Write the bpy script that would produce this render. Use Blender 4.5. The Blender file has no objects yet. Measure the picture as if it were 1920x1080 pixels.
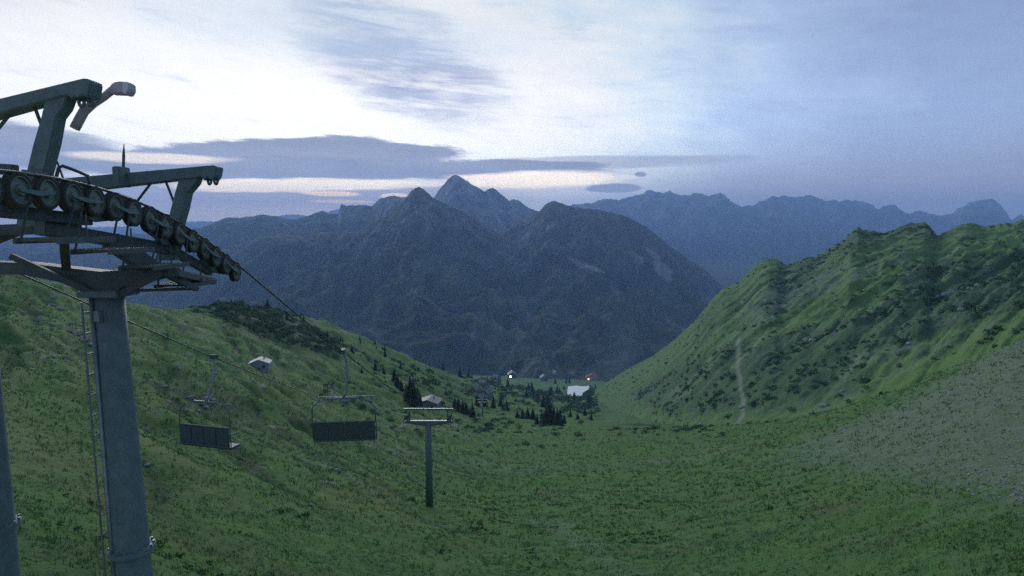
import bpy, bmesh, math, random
import numpy as np
from mathutils import Vector, Matrix
random.seed(7); rng = np.random.default_rng(11)
sc = bpy.context.scene
COL = sc.collection
R = math.radians

# ------------------------------------------------------------------ camera
F = 1200.0                                   # focal length in pixels of a 1920 wide frame
PITCH = math.atan(115/F)
cd = bpy.data.cameras.new('camera'); cam = bpy.data.objects.new('camera', cd); COL.objects.link(cam)
cd.sensor_width = 36; cd.lens = 36*F/1920; cd.clip_start = .1; cd.clip_end = 90000
cam.rotation_euler = (math.pi/2-PITCH, 0, 0)
sc.camera = cam
cp, sp = math.cos(PITCH), math.sin(PITCH)
def ae(px, py):                              # pixel -> lateral and vertical slope of its ray
    u = (np.asarray(px, float)-960)/F; v = (540-np.asarray(py, float))/F
    w = cp+v*sp
    return u/w, (-sp+v*cp)/w
def pt(px, py, d):
    a, e = ae(px, py)
    return Vector((float(a)*d, d, float(e)*d))

# ------------------------------------------------------------------ sky and light
SUN_AZ, SUN_EL = R(-18), R(13.0)
sc.view_settings.view_transform = 'Standard'; sc.view_settings.look = 'None'
sc.view_settings.exposure = 0.98; sc.view_settings.gamma = 1
sc.cycles.use_denoising = False
sc.cycles.max_bounces = 5; sc.cycles.volume_bounces = 1; sc.cycles.diffuse_bounces = 2
world = bpy.data.worlds.new('World'); sc.world = world; world.use_nodes = True
def build_sky():
    nt = world.node_tree; N = nt.nodes; L = nt.links
    N.clear()
    out = N.new('ShaderNodeOutputWorld'); bg = N.new('ShaderNodeBackground'); L.new(bg.outputs[0], out.inputs[0])
    tc = N.new('ShaderNodeTexCoord'); sx = N.new('ShaderNodeSeparateXYZ'); L.new(tc.outputs['Generated'], sx.inputs[0])
    def M(op, a, b=None, c=None):
        n = N.new('ShaderNodeMath'); n.operation = op
        for i, v in enumerate((a, b, c)):
            if v is None: continue
            if isinstance(v, (int, float)): n.inputs[i].default_value = v
            else: L.new(v, n.inputs[i])
        return n.outputs[0]
    def SS(x, lo, hi, o0=0., o1=1.):
        n = N.new('ShaderNodeMapRange'); n.interpolation_type = 'SMOOTHSTEP'
        L.new(x, n.inputs[0])
        for i, v in enumerate((lo, hi, o0, o1)): n.inputs[i+1].default_value = v
        return n.outputs[0]
    def MIX(f, a, b):
        n = N.new('ShaderNodeMix'); n.data_type = 'RGBA'
        if isinstance(f, (int, float)): n.inputs[0].default_value = f
        else: L.new(f, n.inputs[0])
        for i, v in ((6, a), (7, b)):
            if isinstance(v, tuple): n.inputs[i].default_value = (*v, 1)
            else: L.new(v, n.inputs[i])
        return n.outputs[2]
    X, Y, Z = sx.outputs
    az = M('ARCTAN2', X, Y); el = M('ARCSINE', M('MAXIMUM', M('MINIMUM', Z, 1.), -1.))
    def noise(sa, se, scale, detail=5, rough=.55, off=0., skew=0., dist=0.):
        c = N.new('ShaderNodeCombineXYZ')
        L.new(M('MULTIPLY', az, sa), c.inputs[0])
        L.new(M('ADD', M('MULTIPLY', el, se), M('MULTIPLY', az, skew)), c.inputs[1]); c.inputs[2].default_value = off
        n = N.new('ShaderNodeTexNoise'); L.new(c.outputs[0], n.inputs['Vector'])
        n.inputs['Scale'].default_value = scale; n.inputs['Detail'].default_value = detail
        n.inputs['Roughness'].default_value = rough; n.inputs['Distortion'].default_value = dist
        return n.outputs['Fac']
    def ellipse(px, py, rx, ry, nz, amp, soft, tilt=0.):
        a, e = ae(px, py); a0 = math.atan(a); e0 = math.atan(e*math.cos(a0))
        da = M('ADD', az, -a0); de = M('SUBTRACT', M('ADD', el, -e0), M('MULTIPLY', da, tilt))
        q = M('ADD', M('POWER', M('ABSOLUTE', M('MULTIPLY', da, F/rx)), 2.), M('POWER', M('ABSOLUTE', M('MULTIPLY', de, F/ry)), 2.))
        q = M('ADD', q, M('MULTIPLY', M('ADD', nz, -.5), amp*1.6))
        q = M('ADD', q, M('MULTIPLY', M('ADD', n_rag, -.5), .9))
        return SS(q, 1.+soft, 1.-soft)
    n_soft = noise(1., 1.8, 3.2, 6, .6, 1.7, .25)
    n_str = noise(1., 7., 7., 7, .62, 4.1, .6, .4)
    n_band = noise(1., 9., 6., 6, .58, 8.3)
    n_rag = noise(1., 6., 16., 8, .7, 5.5, .5, .6)
    n_fine = noise(1., 3., 22., 5, .65, 2.2, .3)
    # glow of the coming sunrise behind a veil of high cloud
    a, e = ae(600, 195); A0 = math.atan(a); E0 = math.atan(e*math.cos(A0))
    da = M('ADD', az, -A0); de = M('ADD', el, -E0)
    q = M('SQRT', M('ADD', M('POWER', M('ABSOLUTE', M('MULTIPLY', da, SS(M('ABSOLUTE', da), 0., .6, 1/.80, 1/.58))), 2.), M('POWER', M('ADD', M('MULTIPLY', M('SUBTRACT', 1., M('POWER', 2.718, M('MULTIPLY', M('MAXIMUM', de, 0.), -4.2))), 1.28), M('MULTIPLY', M('MAXIMUM', M('MULTIPLY', de, -1.), 0.), 2.6)), 2.)))
    q = M('ADD', q, M('MULTIPLY', M('ADD', n_soft, -.5), .9))
    q = M('ADD', q, M('MULTIPLY', M('ADD', n_str, -.5), .25))
    rp = N.new('ShaderNodeValToRGB'); L.new(M('MULTIPLY', q, .4), rp.inputs[0])
    els = rp.color_ramp.elements
    stops = [(0, (.68, .66, .62)), (.20, (.62, .61, .59)), (.30, (.54, .55, .545)), (.36, (.40, .475, .53)), (.43, (.28, .35, .48)), (.57, (.175, .225, .35)), (1, (.140, .185, .27))]
    els[0].position, els[0].color = stops[0][0], (*stops[0][1], 1); els[1].position, els[1].color = stops[-1][0], (*stops[-1][1], 1)
    for p, c in stops[1:-1]:
        k = els.new(p); k.color = (*c, 1)
    veil = rp.outputs[0]
    sky = N.new('ShaderNodeTexSky'); sky.sky_type = 'NISHITA'; sky.sun_disc = False
    sky.sun_elevation = SUN_EL; sky.sun_rotation = SUN_AZ; sky.altitude = 1945; sky.air_density = 1.0; sky.dust_density = .6
    sm = N.new('ShaderNodeVectorMath'); sm.operation = 'SCALE'; L.new(sky.outputs[0], sm.inputs[0]); sm.inputs[3].default_value = .05
    c = MIX(.85, sm.outputs[0], veil)
    # low haze toward the horizon, away from the glow
    low = M('MULTIPLY', SS(el, R(9), R(1)), SS(M('ABSOLUTE', M('ADD', da, .05)), .35, .75, .0, .8))
    c = MIX(low, c, (.165, .155, .145))
    grey = (.118, .138, .190)
    # scattered streaks over the whole sky
    c = MIX(M('MULTIPLY', SS(n_str, .56, .78), .35), c, (.20, .24, .355))
    # rippled patch
    c = MIX(M('MULTIPLY', M('MULTIPLY', ellipse(745, 110, 190, 88, n_soft, 1.6, .75, -.25), SS(n_str, .36, .60, .25, 1.)), .85), c, (.165, .20, .31))
    c = MIX(M('MULTIPLY', ellipse(640, 60, 320, 55, n_soft, 1.6, .8, -.05), .45), c, (.34, .42, .50))
    # lens-shaped bank and its neighbours
    bank = ellipse(540, 306, 330, 40, n_band, .9, .16, .045)
    bank = M('MAXIMUM', bank, ellipse(640, 285, 110, 30, n_fine, .35, .16, .02))
    bank = M('MAXIMUM', bank, ellipse(900, 318, 260, 19, n_band, 1.2, .3, -.01))
    bank = M('MAXIMUM', bank, ellipse(40, 275, 190, 34, n_band, 1.2, .45, -.1))
    bank = M('MAXIMUM', bank, ellipse(1201, 327, 11, 4.5, n_fine, .5, .2))
    bank = M('MAXIMUM', bank, ellipse(1150, 353, 52, 8, n_fine, .7, .3))
    bank = M('MAXIMUM', bank, M('MULTIPLY', ellipse(1120, 306, 230, 12, n_band, 1.4, .5), .6))
    c = MIX(M('MULTIPLY', bank, .93), c, MIX(SS(n_band, .3, .7), grey, (.155, .172, .222)))
    # stratus along the horizon with bright gaps
    strat = M('MULTIPLY', SS(M('ADD', el, M('MULTIPLY', M('ADD', n_band, -.5), .05)), R(4.5), R(3.2)), SS(M('ADD', da, .02), .42, .12, .25, 1.))
    c = MIX(M('MULTIPLY', strat, .9), c, MIX(SS(el, R(3.2), R(.6)), (.25, .245, .285), (.56, .47, .41)))
    gap = M('MAXIMUM', ellipse(570, 347, 220, 12, n_band, 1.7, .35, .02), ellipse(1010, 336, 150, 15, n_band, 1.8, .6, .03))
    gap = M('MAXIMUM', gap, M('MULTIPLY', ellipse(300, 296, 120, 9, n_band, 1.6, .5, .02), .6))
    c = MIX(M('MULTIPLY', gap, .92), c, (.88, .75, .57))
    pink = M('MAXIMUM', ellipse(625, 363, 52, 5, n_band, 1.1, .3), M('MULTIPLY', ellipse(640, 378, 60, 3.4, n_band, 2.2, .4), .8))
    pink = M('MAXIMUM', pink, ellipse(740, 367, 26, 5, n_band, 1.0, .3))
    c = MIX(M('MULTIPLY', pink, .85), c, (1.0, .70, .44))
    # fine unevenness of the veil
    v = N.new('ShaderNodeVectorMath'); v.operation = 'SCALE'; L.new(c, v.inputs[0]); L.new(SS(n_fine, .2, .8, .955, 1.03), v.inputs[3])
    v2 = N.new('ShaderNodeVectorMath'); v2.operation = 'SCALE'; L.new(v.outputs[0], v2.inputs[0]); L.new(SS(el, R(18), R(1), 1., 1.5), v2.inputs[3])
    L.new(v2.outputs[0], bg.inputs[0]); bg.inputs[1].default_value = 1.0
build_sky()
sd = bpy.data.lights.new('sun', 'SUN'); sd.energy = 1.3; sd.angle = R(40); sd.color = (1, .96, .88)
sun = bpy.data.objects.new('sun', sd); COL.objects.link(sun)
sdir = Vector((math.sin(SUN_AZ)*math.cos(SUN_EL), math.cos(SUN_AZ)*math.cos(SUN_EL), math.sin(SUN_EL)))
sun.rotation_euler = sdir.to_track_quat('Z', 'Y').to_euler()

# ------------------------------------------------------------------ helpers
def perlin(x, y, seed=0):
    x = np.asarray(x, float); y = np.asarray(y, float)
    xi = np.floor(x).astype(np.int64); yi = np.floor(y).astype(np.int64)
    xf = x-xi; yf = y-yi
    def g(ix, iy):
        h = (ix*374761393+iy*668265263+seed*974711) & 0xffffffff
        h = ((h ^ (h >> 13))*1274126177) & 0xffffffff
        h = (h ^ (h >> 16)) & 1023
        an = h*(2*np.pi/1024); return np.cos(an), np.sin(an)
    u = xf**3*(xf*(xf*6-15)+10); v = yf**3*(yf*(yf*6-15)+10)
    def dot(ix, iy, dx, dy):
        gx, gy = g(ix, iy); return gx*dx+gy*dy
    n00 = dot(xi, yi, xf, yf); n10 = dot(xi+1, yi, xf-1, yf); n01 = dot(xi, yi+1, xf, yf-1); n11 = dot(xi+1, yi+1, xf-1, yf-1)
    return ((n00*(1-u)+n10*u)*(1-v)+(n01*(1-u)+n11*u)*v)*1.5
def fbm(x, y, o=5, seed=0, g=.5):
    s = 0; a = 1.; f = 1.
    for i in range(o):
        s = s+a*perlin(x*f, y*f, seed+i*17); a *= g; f *= 2.03
    return s
def ridged(x, y, o=5, seed=0, g=.5):
    s = 0; a = 1.; f = 1.; t = 0
    for i in range(o):
        s = s+a*(1-np.abs(perlin(x*f, y*f, seed+i*17))*1.6); t += a; a *= g; f *= 2.03
    return s/t
def smooth(x, lo, hi):
    t = np.clip((x-lo)/(hi-lo), 0, 1); return t*t*(3-2*t)
def project(P):                                # world -> photograph pixels, to look up what grows where
    x, y, z = P[:, 0], P[:, 1], P[:, 2]
    w = np.maximum(y*cp-z*sp, .01); v = (y*sp+z*cp)/w
    return 960+F*x/w, 540-F*v
def inpoly(px, py, poly):
    r = np.zeros(px.shape, bool); n = len(poly)
    for i in range(n):
        x0, y0 = poly[i]; x1, y1 = poly[(i+1) % n]
        if y0 == y1: continue
        c = ((y0 > py) != (y1 > py)) & (px < (x1-x0)*(py-y0)/(y1-y0)+x0)
        r ^= c
    return r
def segdist(px, py, line):
    d = np.full(px.shape, 1e9)
    for (x0, y0), (x1, y1) in zip(line[:-1], line[1:]):
        dx, dy = x1-x0, y1-y0; t = np.clip(((px-x0)*dx+(py-y0)*dy)/(dx*dx+dy*dy), 0, 1)
        d = np.minimum(d, np.hypot(px-x0-t*dx, py-y0-t*dy))
    return d
def mesh_np(name, V, Fc, mat, parent=None, smoothf=True, attrs=None):
    V = np.asarray(V, np.float32); Fc = np.asarray(Fc, np.int32); k = Fc.shape[1]
    me = bpy.data.meshes.new(name)
    me.vertices.add(len(V)); me.vertices.foreach_set('co', V.ravel())
    me.loops.add(Fc.size); me.loops.foreach_set('vertex_index', Fc.ravel())
    me.polygons.add(len(Fc)); me.polygons.foreach_set('loop_start', np.arange(0, Fc.size, k, dtype=np.int32))
    me.polygons.foreach_set('use_smooth', np.full(len(Fc), smoothf, bool))
    me.update(calc_edges=True)
    for n, vals in (attrs or {}).items():
        at = me.attributes.new(n, 'FLOAT', 'POINT'); at.data.foreach_set('value', np.asarray(vals, np.float32))
    me.materials.append(mat)
    o = bpy.data.objects.new(name, me); COL.objects.link(o)
    if parent: o.parent = parent
    return o
def gridfaces(nv, nu):
    i = np.arange((nv-1)*(nu-1)); r = i//(nu-1); c = i % (nu-1); b = r*nu+c
    return np.stack([b, b+1, b+nu+1, b+nu], 1)
def tag(o, label=None, cat=None, group=None, kind=None):
    for k, v in (('label', label), ('category', cat), ('group', group), ('kind', kind)):
        if v: o[k] = v
    return o
def empty(name, loc=(0, 0, 0), rz=0):
    o = bpy.data.objects.new(name, None); COL.objects.link(o); o.location = loc; o.rotation_euler = (0, 0, rz); return o
def children(o): return [c for c in o.children]
def copy_tree(o, parent=None):
    c = o.copy(); COL.objects.link(c)
    if parent: c.parent = parent
    for ch in children(o): copy_tree(ch, c)
    return c
class MB:                                      # collects shapes into one mesh
    def __init__(s): s.v = []; s.f = []
    def add(s, vs, fs):
        b = len(s.v); s.v += [tuple(p) for p in vs]; s.f += [tuple(i+b for i in f) for f in fs]; return s
    def box(s, c, size, rot=None, bevel=0):
        hx, hy, hz = [k/2 for k in size]; rot = rot or Matrix.Identity(3); c = Vector(c)
        vs = [c+rot @ Vector((sx*hx, sy*hy, sz*hz)) for sx in (-1, 1) for sy in (-1, 1) for sz in (-1, 1)]
        return s.add(vs, [(0, 1, 3, 2), (4, 6, 7, 5), (0, 4, 5, 1), (2, 3, 7, 6), (0, 2, 6, 4), (1, 5, 7, 3)])
    def beam(s, a, b, w, h, up=(0, 0, 1)):     # box from a to b
        a = Vector(a); b = Vector(b); d = (b-a); l = d.length; d.normalize()
        sd_ = d.cross(Vector(up))
        if sd_.length < 1e-4: sd_ = d.cross(Vector((1, 0, 0)))
        sd_.normalize(); u = sd_.cross(d)
        m = Matrix((d, sd_, u)).transposed()
        return s.box((a+b)/2, (l, w, h), m)
    def tube(s, pts, r, n=8, cap=True):
        pts = [Vector(p) for p in pts]; rs = r if isinstance(r, (list, tuple)) else [r]*len(pts)
        ring = []; prev = None
        for i, p in enumerate(pts):
            t = (pts[min(i+1, len(pts)-1)]-pts[max(i-1, 0)]).normalized()
            ref = prev if prev is not None else (Vector((0, 0, 1)) if abs(t.z) < .9 else Vector((1, 0, 0)))
            x = (ref-t*ref.dot(t)).normalized(); prev = x; y = t.cross(x)
            ring.append([p+(x*math.cos(k*2*math.pi/n)+y*math.sin(k*2*math.pi/n))*rs[i] for k in range(n)])
        vs = [q for rr in ring for q in rr]; fs = []
        for i in range(len(pts)-1):
            for k in range(n):
                k2 = (k+1) % n; fs.append((i*n+k, i*n+k2, (i+1)*n+k2, (i+1)*n+k))
        if cap: fs += [tuple(range(n-1, -1, -1)), tuple((len(pts)-1)*n+k for k in range(n))]
        return s.add(vs, fs)
    def prism(s, poly, nrm):                   # extruded polygon, poly in 3D, centred on its plane
        nrm = Vector(nrm)/2; n = len(poly)
        vs = [Vector(p)-nrm for p in poly]+[Vector(p)+nrm for p in poly]
        fs = [tuple(range(n-1, -1, -1)), tuple(range(n, 2*n))]+[(i, (i+1) % n, n+(i+1) % n, n+i) for i in range(n)]
        return s.add(vs, fs)
    def lathe_x(s, c, prof, n=20):             # revolve (radius, x) about the x axis through c
        c = Vector(c); vs = []; m = len(prof)
        for k in range(n):
            an = 2*math.pi*k/n
            for r, x in prof: vs.append(c+Vector((x, r*math.cos(an), r*math.sin(an))))
        fs = []
        for k in range(n):
            k2 = (k+1) % n
            for j in range(m-1): fs.append((k*m+j, k2*m+j, k2*m+j+1, k*m+j+1))
        return s.add(vs, fs)
    def build(s, name, mat, parent=None, bevel=0, smoothf=False):
        me = bpy.data.meshes.new(name); me.from_pydata([tuple(v) for v in s.v], [], s.f)
        bm = bmesh.new(); bm.from_mesh(me); bmesh.ops.recalc_face_normals(bm, faces=bm.faces)
        if bevel:
            ed = [e for e in bm.edges if len(e.link_faces) == 2 and e.calc_face_angle(0) > .5]
            bmesh.ops.bevel(bm, geom=ed, offset=bevel, segments=2, affect='EDGES', clamp_overlap=True)
        bm.to_mesh(me); bm.free()
        for p in me.polygons: p.use_smooth = smoothf
        me.materials.append(mat)
        o = bpy.data.objects.new(name, me); COL.objects.link(o)
        if parent: o.parent = parent
        return o

# ------------------------------------------------------------------ materials
class Mat:
    def __init__(s, name, rough=.8, spec=.3):
        s.m = bpy.data.materials.new(name); s.m.use_nodes = True; s.nt = s.m.node_tree
        s.b = s.nt.nodes['Principled BSDF']; s.b.inputs['Roughness'].default_value = rough
        s.b.inputs['Specular IOR Level'].default_value = spec
        s.tc = s.nt.nodes.new('ShaderNodeTexCoord')
        s.g = s.nt.nodes.new('ShaderNodeNewGeometry')
    def noise(s, scale, detail=4, rough=.6, stretch=None, rotz=0, rotx=0, coord='pos', dist=0.):
        n = s.nt.nodes.new('ShaderNodeTexNoise'); n.inputs['Scale'].default_value = scale
        n.inputs['Detail'].default_value = detail; n.inputs['Roughness'].default_value = rough; n.inputs['Distortion'].default_value = dist
        src = s.g.outputs['Position'] if coord == 'pos' else s.tc.outputs['Object']
        if stretch:
            mp = s.nt.nodes.new('ShaderNodeMapping'); s.nt.links.new(src, mp.inputs[0]); mp.inputs['Scale'].default_value = stretch
            mp.inputs['Rotation'].default_value = (rotx, 0, rotz); src = mp.outputs[0]
        s.nt.links.new(src, n.inputs['Vector']); return n.outputs['Fac']
    def attr(s, name):
        n = s.nt.nodes.new('ShaderNodeAttribute'); n.attribute_name = name; return n.outputs['Fac']
    def rng(s, x, lo, hi, a=0., b=1.):
        n = s.nt.nodes.new('ShaderNodeMapRange'); s.nt.links.new(x, n.inputs[0])
        for i, v in enumerate((lo, hi, a, b)): n.inputs[i+1].default_value = v
        return n.outputs[0]
    def math(s, op, a, b):
        n = s.nt.nodes.new('ShaderNodeMath'); n.operation = op
        for i, v in enumerate((a, b)):
            if isinstance(v, (int, float)): n.inputs[i].default_value = v
            else: s.nt.links.new(v, n.inputs[i])
        return n.outputs[0]
    def mix(s, f, a, b):
        n = s.nt.nodes.new('ShaderNodeMix'); n.data_type = 'RGBA'
        if isinstance(f, (int, float)): n.inputs[0].default_value = f
        else: s.nt.links.new(f, n.inputs[0])
        for i, v in ((6, a), (7, b)):
            if isinstance(v, tuple): n.inputs[i].default_value = (*v, 1)
            else: s.nt.links.new(v, n.inputs[i])
        return n.outputs[2]
    def color(s, c):
        if isinstance(c, tuple): s.b.inputs['Base Color'].default_value = (*c, 1)
        else: s.nt.links.new(c, s.b.inputs['Base Color'])
        return s
    def bump(s, h, strength, dist):
        n = s.nt.nodes.new('ShaderNodeBump'); n.inputs['Strength'].default_value = strength; n.inputs['Distance'].default_value = dist
        s.nt.links.new(h, n.inputs['Height']); s.nt.links.new(n.outputs[0], s.b.inputs['Normal']); return s
def metal(name, c1, c2, rough=.6, met=.0, scale=6.):
    m = Mat(name, rough); n = m.noise(scale, 6, .65, coord='obj'); n2 = m.noise(scale*6, 3, .6, coord='obj')
    c = m.mix(m.rng(n, .35, .65), c1, c2); c = m.mix(m.rng(n2, .58, .75, 0, .5), c, tuple(k*.55 for k in c1))
    sk = m.noise(scale*1.5, 5, .7, (6, 6, .5), coord='obj'); c = m.mix(m.rng(sk, .58, .74, 0, .3), c, (.095, .080, .062)); c = m.mix(m.rng(sk, .42, .28, 0, .45), c, tuple(k*1.6 for k in c2))
    m.color(c); m.b.inputs['Metallic'].default_value = met; m.bump(n2, .15, .01); return m.m
def plain(name, c, rough=.8, var=.25, scale=1.):
    m = Mat(name, rough); n = m.noise(scale, 5, .65)
    m.color(m.mix(m.rng(n, .3, .7), tuple(k*(1-var) for k in c), tuple(min(1, k*(1+var)) for k in c))); return m.m

def near_ground_mat():
    m = Mat('meadow', .95, .1)
    big = m.noise(.045, 5, .6); mid = m.noise(.35, 5, .65, (1, 1, 2.5)); fine = m.noise(2.6, 6, .72); tin = m.noise(11., 3, .7); m2 = m.noise(.9, 5, .7)
    c = m.mix(m.rng(mid, .34, .68), (.054, .142, .044), (.108, .236, .064))
    c = m.mix(m.rng(big, .40, .68, 0, .6), c, (.128, .205, .048))
    c = m.mix(m.rng(m2, .52, .70, 0, .7), c, (.135, .150, .070)); c = m.mix(m.rng(m.noise(.11, 5, .65), .54, .70, 0, .65), c, (.150, .150, .075)); c = m.mix(m.rng(m.noise(.16, 6, .7), .55, .68, 0, .6), c, (.046, .096, .050))
    c = m.mix(m.rng(fine, .48, .70, 0, .8), c, (.046, .100, .042))
    c = m.mix(m.rng(tin, .60, .78, 0, .5), c, (.165, .205, .090))
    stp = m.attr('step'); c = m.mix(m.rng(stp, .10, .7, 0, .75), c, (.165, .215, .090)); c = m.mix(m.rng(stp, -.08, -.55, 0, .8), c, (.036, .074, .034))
    sh = m.attr('shrub'); c = m.mix(m.math('MULTIPLY', sh, m.rng(fine, .3, .55, .45, 1.)), c, (.028, .058, .034))
    st = m.noise(.55, 5, .68, (1, .16, 1), R(48)); sf = m.noise(4., 6, .78)
    gravel = m.mix(m.rng(sf, .35, .68), (.110, .150, .110), (.270, .310, .245))
    gravel = m.mix(m.rng(st, .42, .64, 0, .75), gravel, (.095, .165, .070))
    sa = m.attr('scree'); edge = m.math('ADD', sa, m.math('MULTIPLY', m.math('SUBTRACT', mid, .5), 1.5))
    edge = m.math('ADD', edge, m.math('MULTIPLY', m.math('SUBTRACT', st, .5), 2.2))
    c = m.mix(m.rng(edge, .15, 1.0, 0, .92), c, gravel)
    ro = m.attr('rock'); re = m.math('ADD', ro, m.math('MULTIPLY', m.math('SUBTRACT', fine, .5), 1.1))
    c = m.mix(m.rng(re, .5, .7), c, (.26, .27, .26))
    m.color(c); m.bump(m.math('ADD', fine, m.math('MULTIPLY', m2, 1.5)), 1., .3); return m.m
def ridge_mat():
    m = Mat('ridge_cover', .95, .1)
    big = m.noise(.018, 5, .6); mid = m.noise(.07, 6, .68); fine = m.noise(.32, 6, .74); f2 = m.noise(1.4, 3, .7)
    c = m.mix(m.rng(mid, .38, .62), (.088, .175, .062), (.150, .260, .080))
    c = m.mix(m.rng(fine, .44, .66, 0, .8), c, (.050, .112, .056))
    me_ = m.attr('meadow'); c = m.mix(m.math('MULTIPLY', me_, .8), c, m.mix(m.rng(fine, .32, .66), (.088, .178, .056), (.142, .250, .076)))
    sh = m.math('ADD', m.attr('shrub'), m.rng(big, .55, .66, 0, .4))
    c = m.mix(m.math('MINIMUM', m.math('MULTIPLY', sh, m.rng(fine, .26, .54, .25, .85)), 1.), c, m.mix(m.rng(f2, .35, .65), (.046, .098, .058), (.080, .142, .074)))
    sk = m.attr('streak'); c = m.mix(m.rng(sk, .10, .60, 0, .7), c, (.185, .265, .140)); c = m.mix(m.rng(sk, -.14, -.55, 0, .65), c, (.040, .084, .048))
    ro = m.attr('rock'); re = m.math('ADD', ro, m.math('MULTIPLY', m.math('SUBTRACT', fine, .5), 1.4))
    c = m.mix(m.rng(re, .40, .85, 0, .55), c, (.175, .215, .185))
    c = m.mix(m.attr('path'), c, (.34, .37, .30))
    m.color(c); m.bump(m.math('ADD', fine, m.math('MULTIPLY', mid, 2.)), .8, 1.6); return m.m
def mountain_mat(name, forest, rockc, grassc, rscale, zlo, zhi):
    m = Mat(name, .95, .1)
    sx = m.nt.nodes.new('ShaderNodeSeparateXYZ'); m.nt.links.new(m.g.outputs['Position'], sx.inputs[0])
    nn = m.nt.nodes.new('ShaderNodeSeparateXYZ'); m.nt.links.new(m.g.outputs['Normal'], nn.inputs[0])
    n1 = m.noise(rscale, 7, .65); n2 = m.noise(rscale*6, 6, .7); n3 = m.noise(rscale*3, 6, .65, (1, 1, .3))
    n4 = m.noise(rscale*28, 3, .7)
    h = m.math('ADD', sx.outputs[2], m.math('MULTIPLY', m.math('SUBTRACT', n1, .5), (zhi-zlo)*2.2))
    c = m.mix(m.rng(h, zlo, zhi), forest, grassc)
    c = m.mix(m.rng(n2, .42, .66, 0, .7), c, tuple(k*.55 for k in forest))
    c = m.mix(m.rng(n4, .50, .68, 0, .45), c, tuple(k*.4 for k in forest)); c = m.mix(m.rng(n4, .44, .28, 0, .3), c, tuple(k*1.1 for k in grassc))
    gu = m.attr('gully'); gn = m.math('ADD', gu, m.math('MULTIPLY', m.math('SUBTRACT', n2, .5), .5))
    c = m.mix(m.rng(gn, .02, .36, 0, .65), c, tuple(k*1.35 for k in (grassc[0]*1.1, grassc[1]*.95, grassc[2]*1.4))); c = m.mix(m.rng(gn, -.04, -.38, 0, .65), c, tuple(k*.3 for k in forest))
    st = m.rng(nn.outputs[2], .86, .66)
    rk = m.math('MULTIPLY', m.rng(m.math('ADD', h, m.math('MULTIPLY', st, (zhi-zlo)*.7)), zhi*.6+zlo*.4, zhi+.5*(zhi-zlo)), m.math('MINIMUM', m.math('ADD', m.rng(n3, .42, .60), m.rng(gu, .0, .3, 0, .8)), 1.))
    c = m.mix(rk, c, m.mix(m.rng(n2, .35, .65), tuple(k*.6 for k in rockc), tuple(k*1.5 for k in rockc)))
    ra = m.math('ADD', m.attr('rock'), m.math('MULTIPLY', m.math('SUBTRACT', n3, .5), 1.0))
    c = m.mix(m.rng(ra, .45, .95, 0, .75), c, rockc)
    m.color(c); m.bump(m.math('ADD', n2, m.math('MULTIPLY', n4, .25)), .8, 18.); return m.m
M_GROUND = near_ground_mat(); M_RIDGE = ridge_mat()
M_MID = mountain_mat('forested_mountain', (.038, .070, .046), (.22, .23, .23), (.070, .110, .060), .0022, -120, 330)
M_HIGH = mountain_mat('rocky_mountain', (.030, .054, .034), (.22, .225, .22), (.060, .090, .050), .0016, -260, 300)
M_STEEL = metal('painted_steel', (.088, .145, .152), (.138, .200, .208), .55)
M_GALV = metal('galvanised_steel', (.14, .19, .20), (.22, .28, .29), .45, .5)
M_DARK = metal('dark_steel', (.052, .078, .080), (.086, .116, .116), .6)
M_RUBBER = plain('rubber', (.035, .042, .038), .85, .3, 20)
M_RIM = metal('sheave_rim', (.11, .155, .135), (.17, .215, .185), .5, .2, 12)
M_SEAT = metal('seat_vinyl', (.056, .084, .098), (.080, .112, .122), .6, 0, 8)
M_LAMP = metal('weathered_lamp_metal', (.36, .35, .40), (.46, .45, .50), .5, .0, 14)
M_GLASS = plain('lamp_glass', (.62, .62, .68), .2, .05)
M_ROPE = plain('wire_rope', (.055, .065, .07), .5, .3, 30)
def tree_mat(name, c1, c2):
    m = Mat(name, .95, .1); n = m.noise(.9, 4, .7); m.color(m.mix(m.rng(n, .3, .7), c1, c2)); return m.m
M_NEEDLE = tree_mat('needles', (.022, .046, .030), (.046, .080, .046))
M_ALDER = tree_mat('alder_leaves', (.050, .104, .058), (.092, .156, .074))
M_HEATH = tree_mat('heath_leaves', (.034, .072, .032), (.070, .120, .046))
M_BARK = plain('bark', (.06, .05, .04), .95)
M_ROCK = plain('limestone', (.24, .25, .24), .9, .35, 3.)
M_SCREE = plain('scree_stone', (.20, .23, .20), .9, .35, 3.)
M_WATER = None
def water():
    m = Mat('pond_water', .12, .5); n = m.noise(.3, 3, .6); m.color((.58, .62, .64)); m.bump(n, .05, .1); return m.m  # pale base colour carries part of the bright sky reflection
M_WATER = water()
M_ROOF = plain('roof_sheet', (.15, .165, .18), .6, .2, .8); M_WALL = plain('plaster', (.42, .42, .42), .9, .15, .6)
M_WOOD = plain('weathered_boards', (.14, .12, .10), .9, .3, 2.); M_RED = plain('red_roof', (.17, .06, .05), .8, .2)
M_PANE = plain('window_pane', (.03, .04, .05), .15, .1)
def emit(name, c, s):
    m = Mat(name); m.color((.8, .5, .3)); m.b.inputs['Emission Color'].default_value = (*c, 1); m.b.inputs['Emission Strength'].default_value = s; return m.m
M_LIT = emit('lit_lamp', (1, .55, .25), 14.); M_LITRED = emit('lit_red', (1, .16, .07), 5.)

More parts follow.
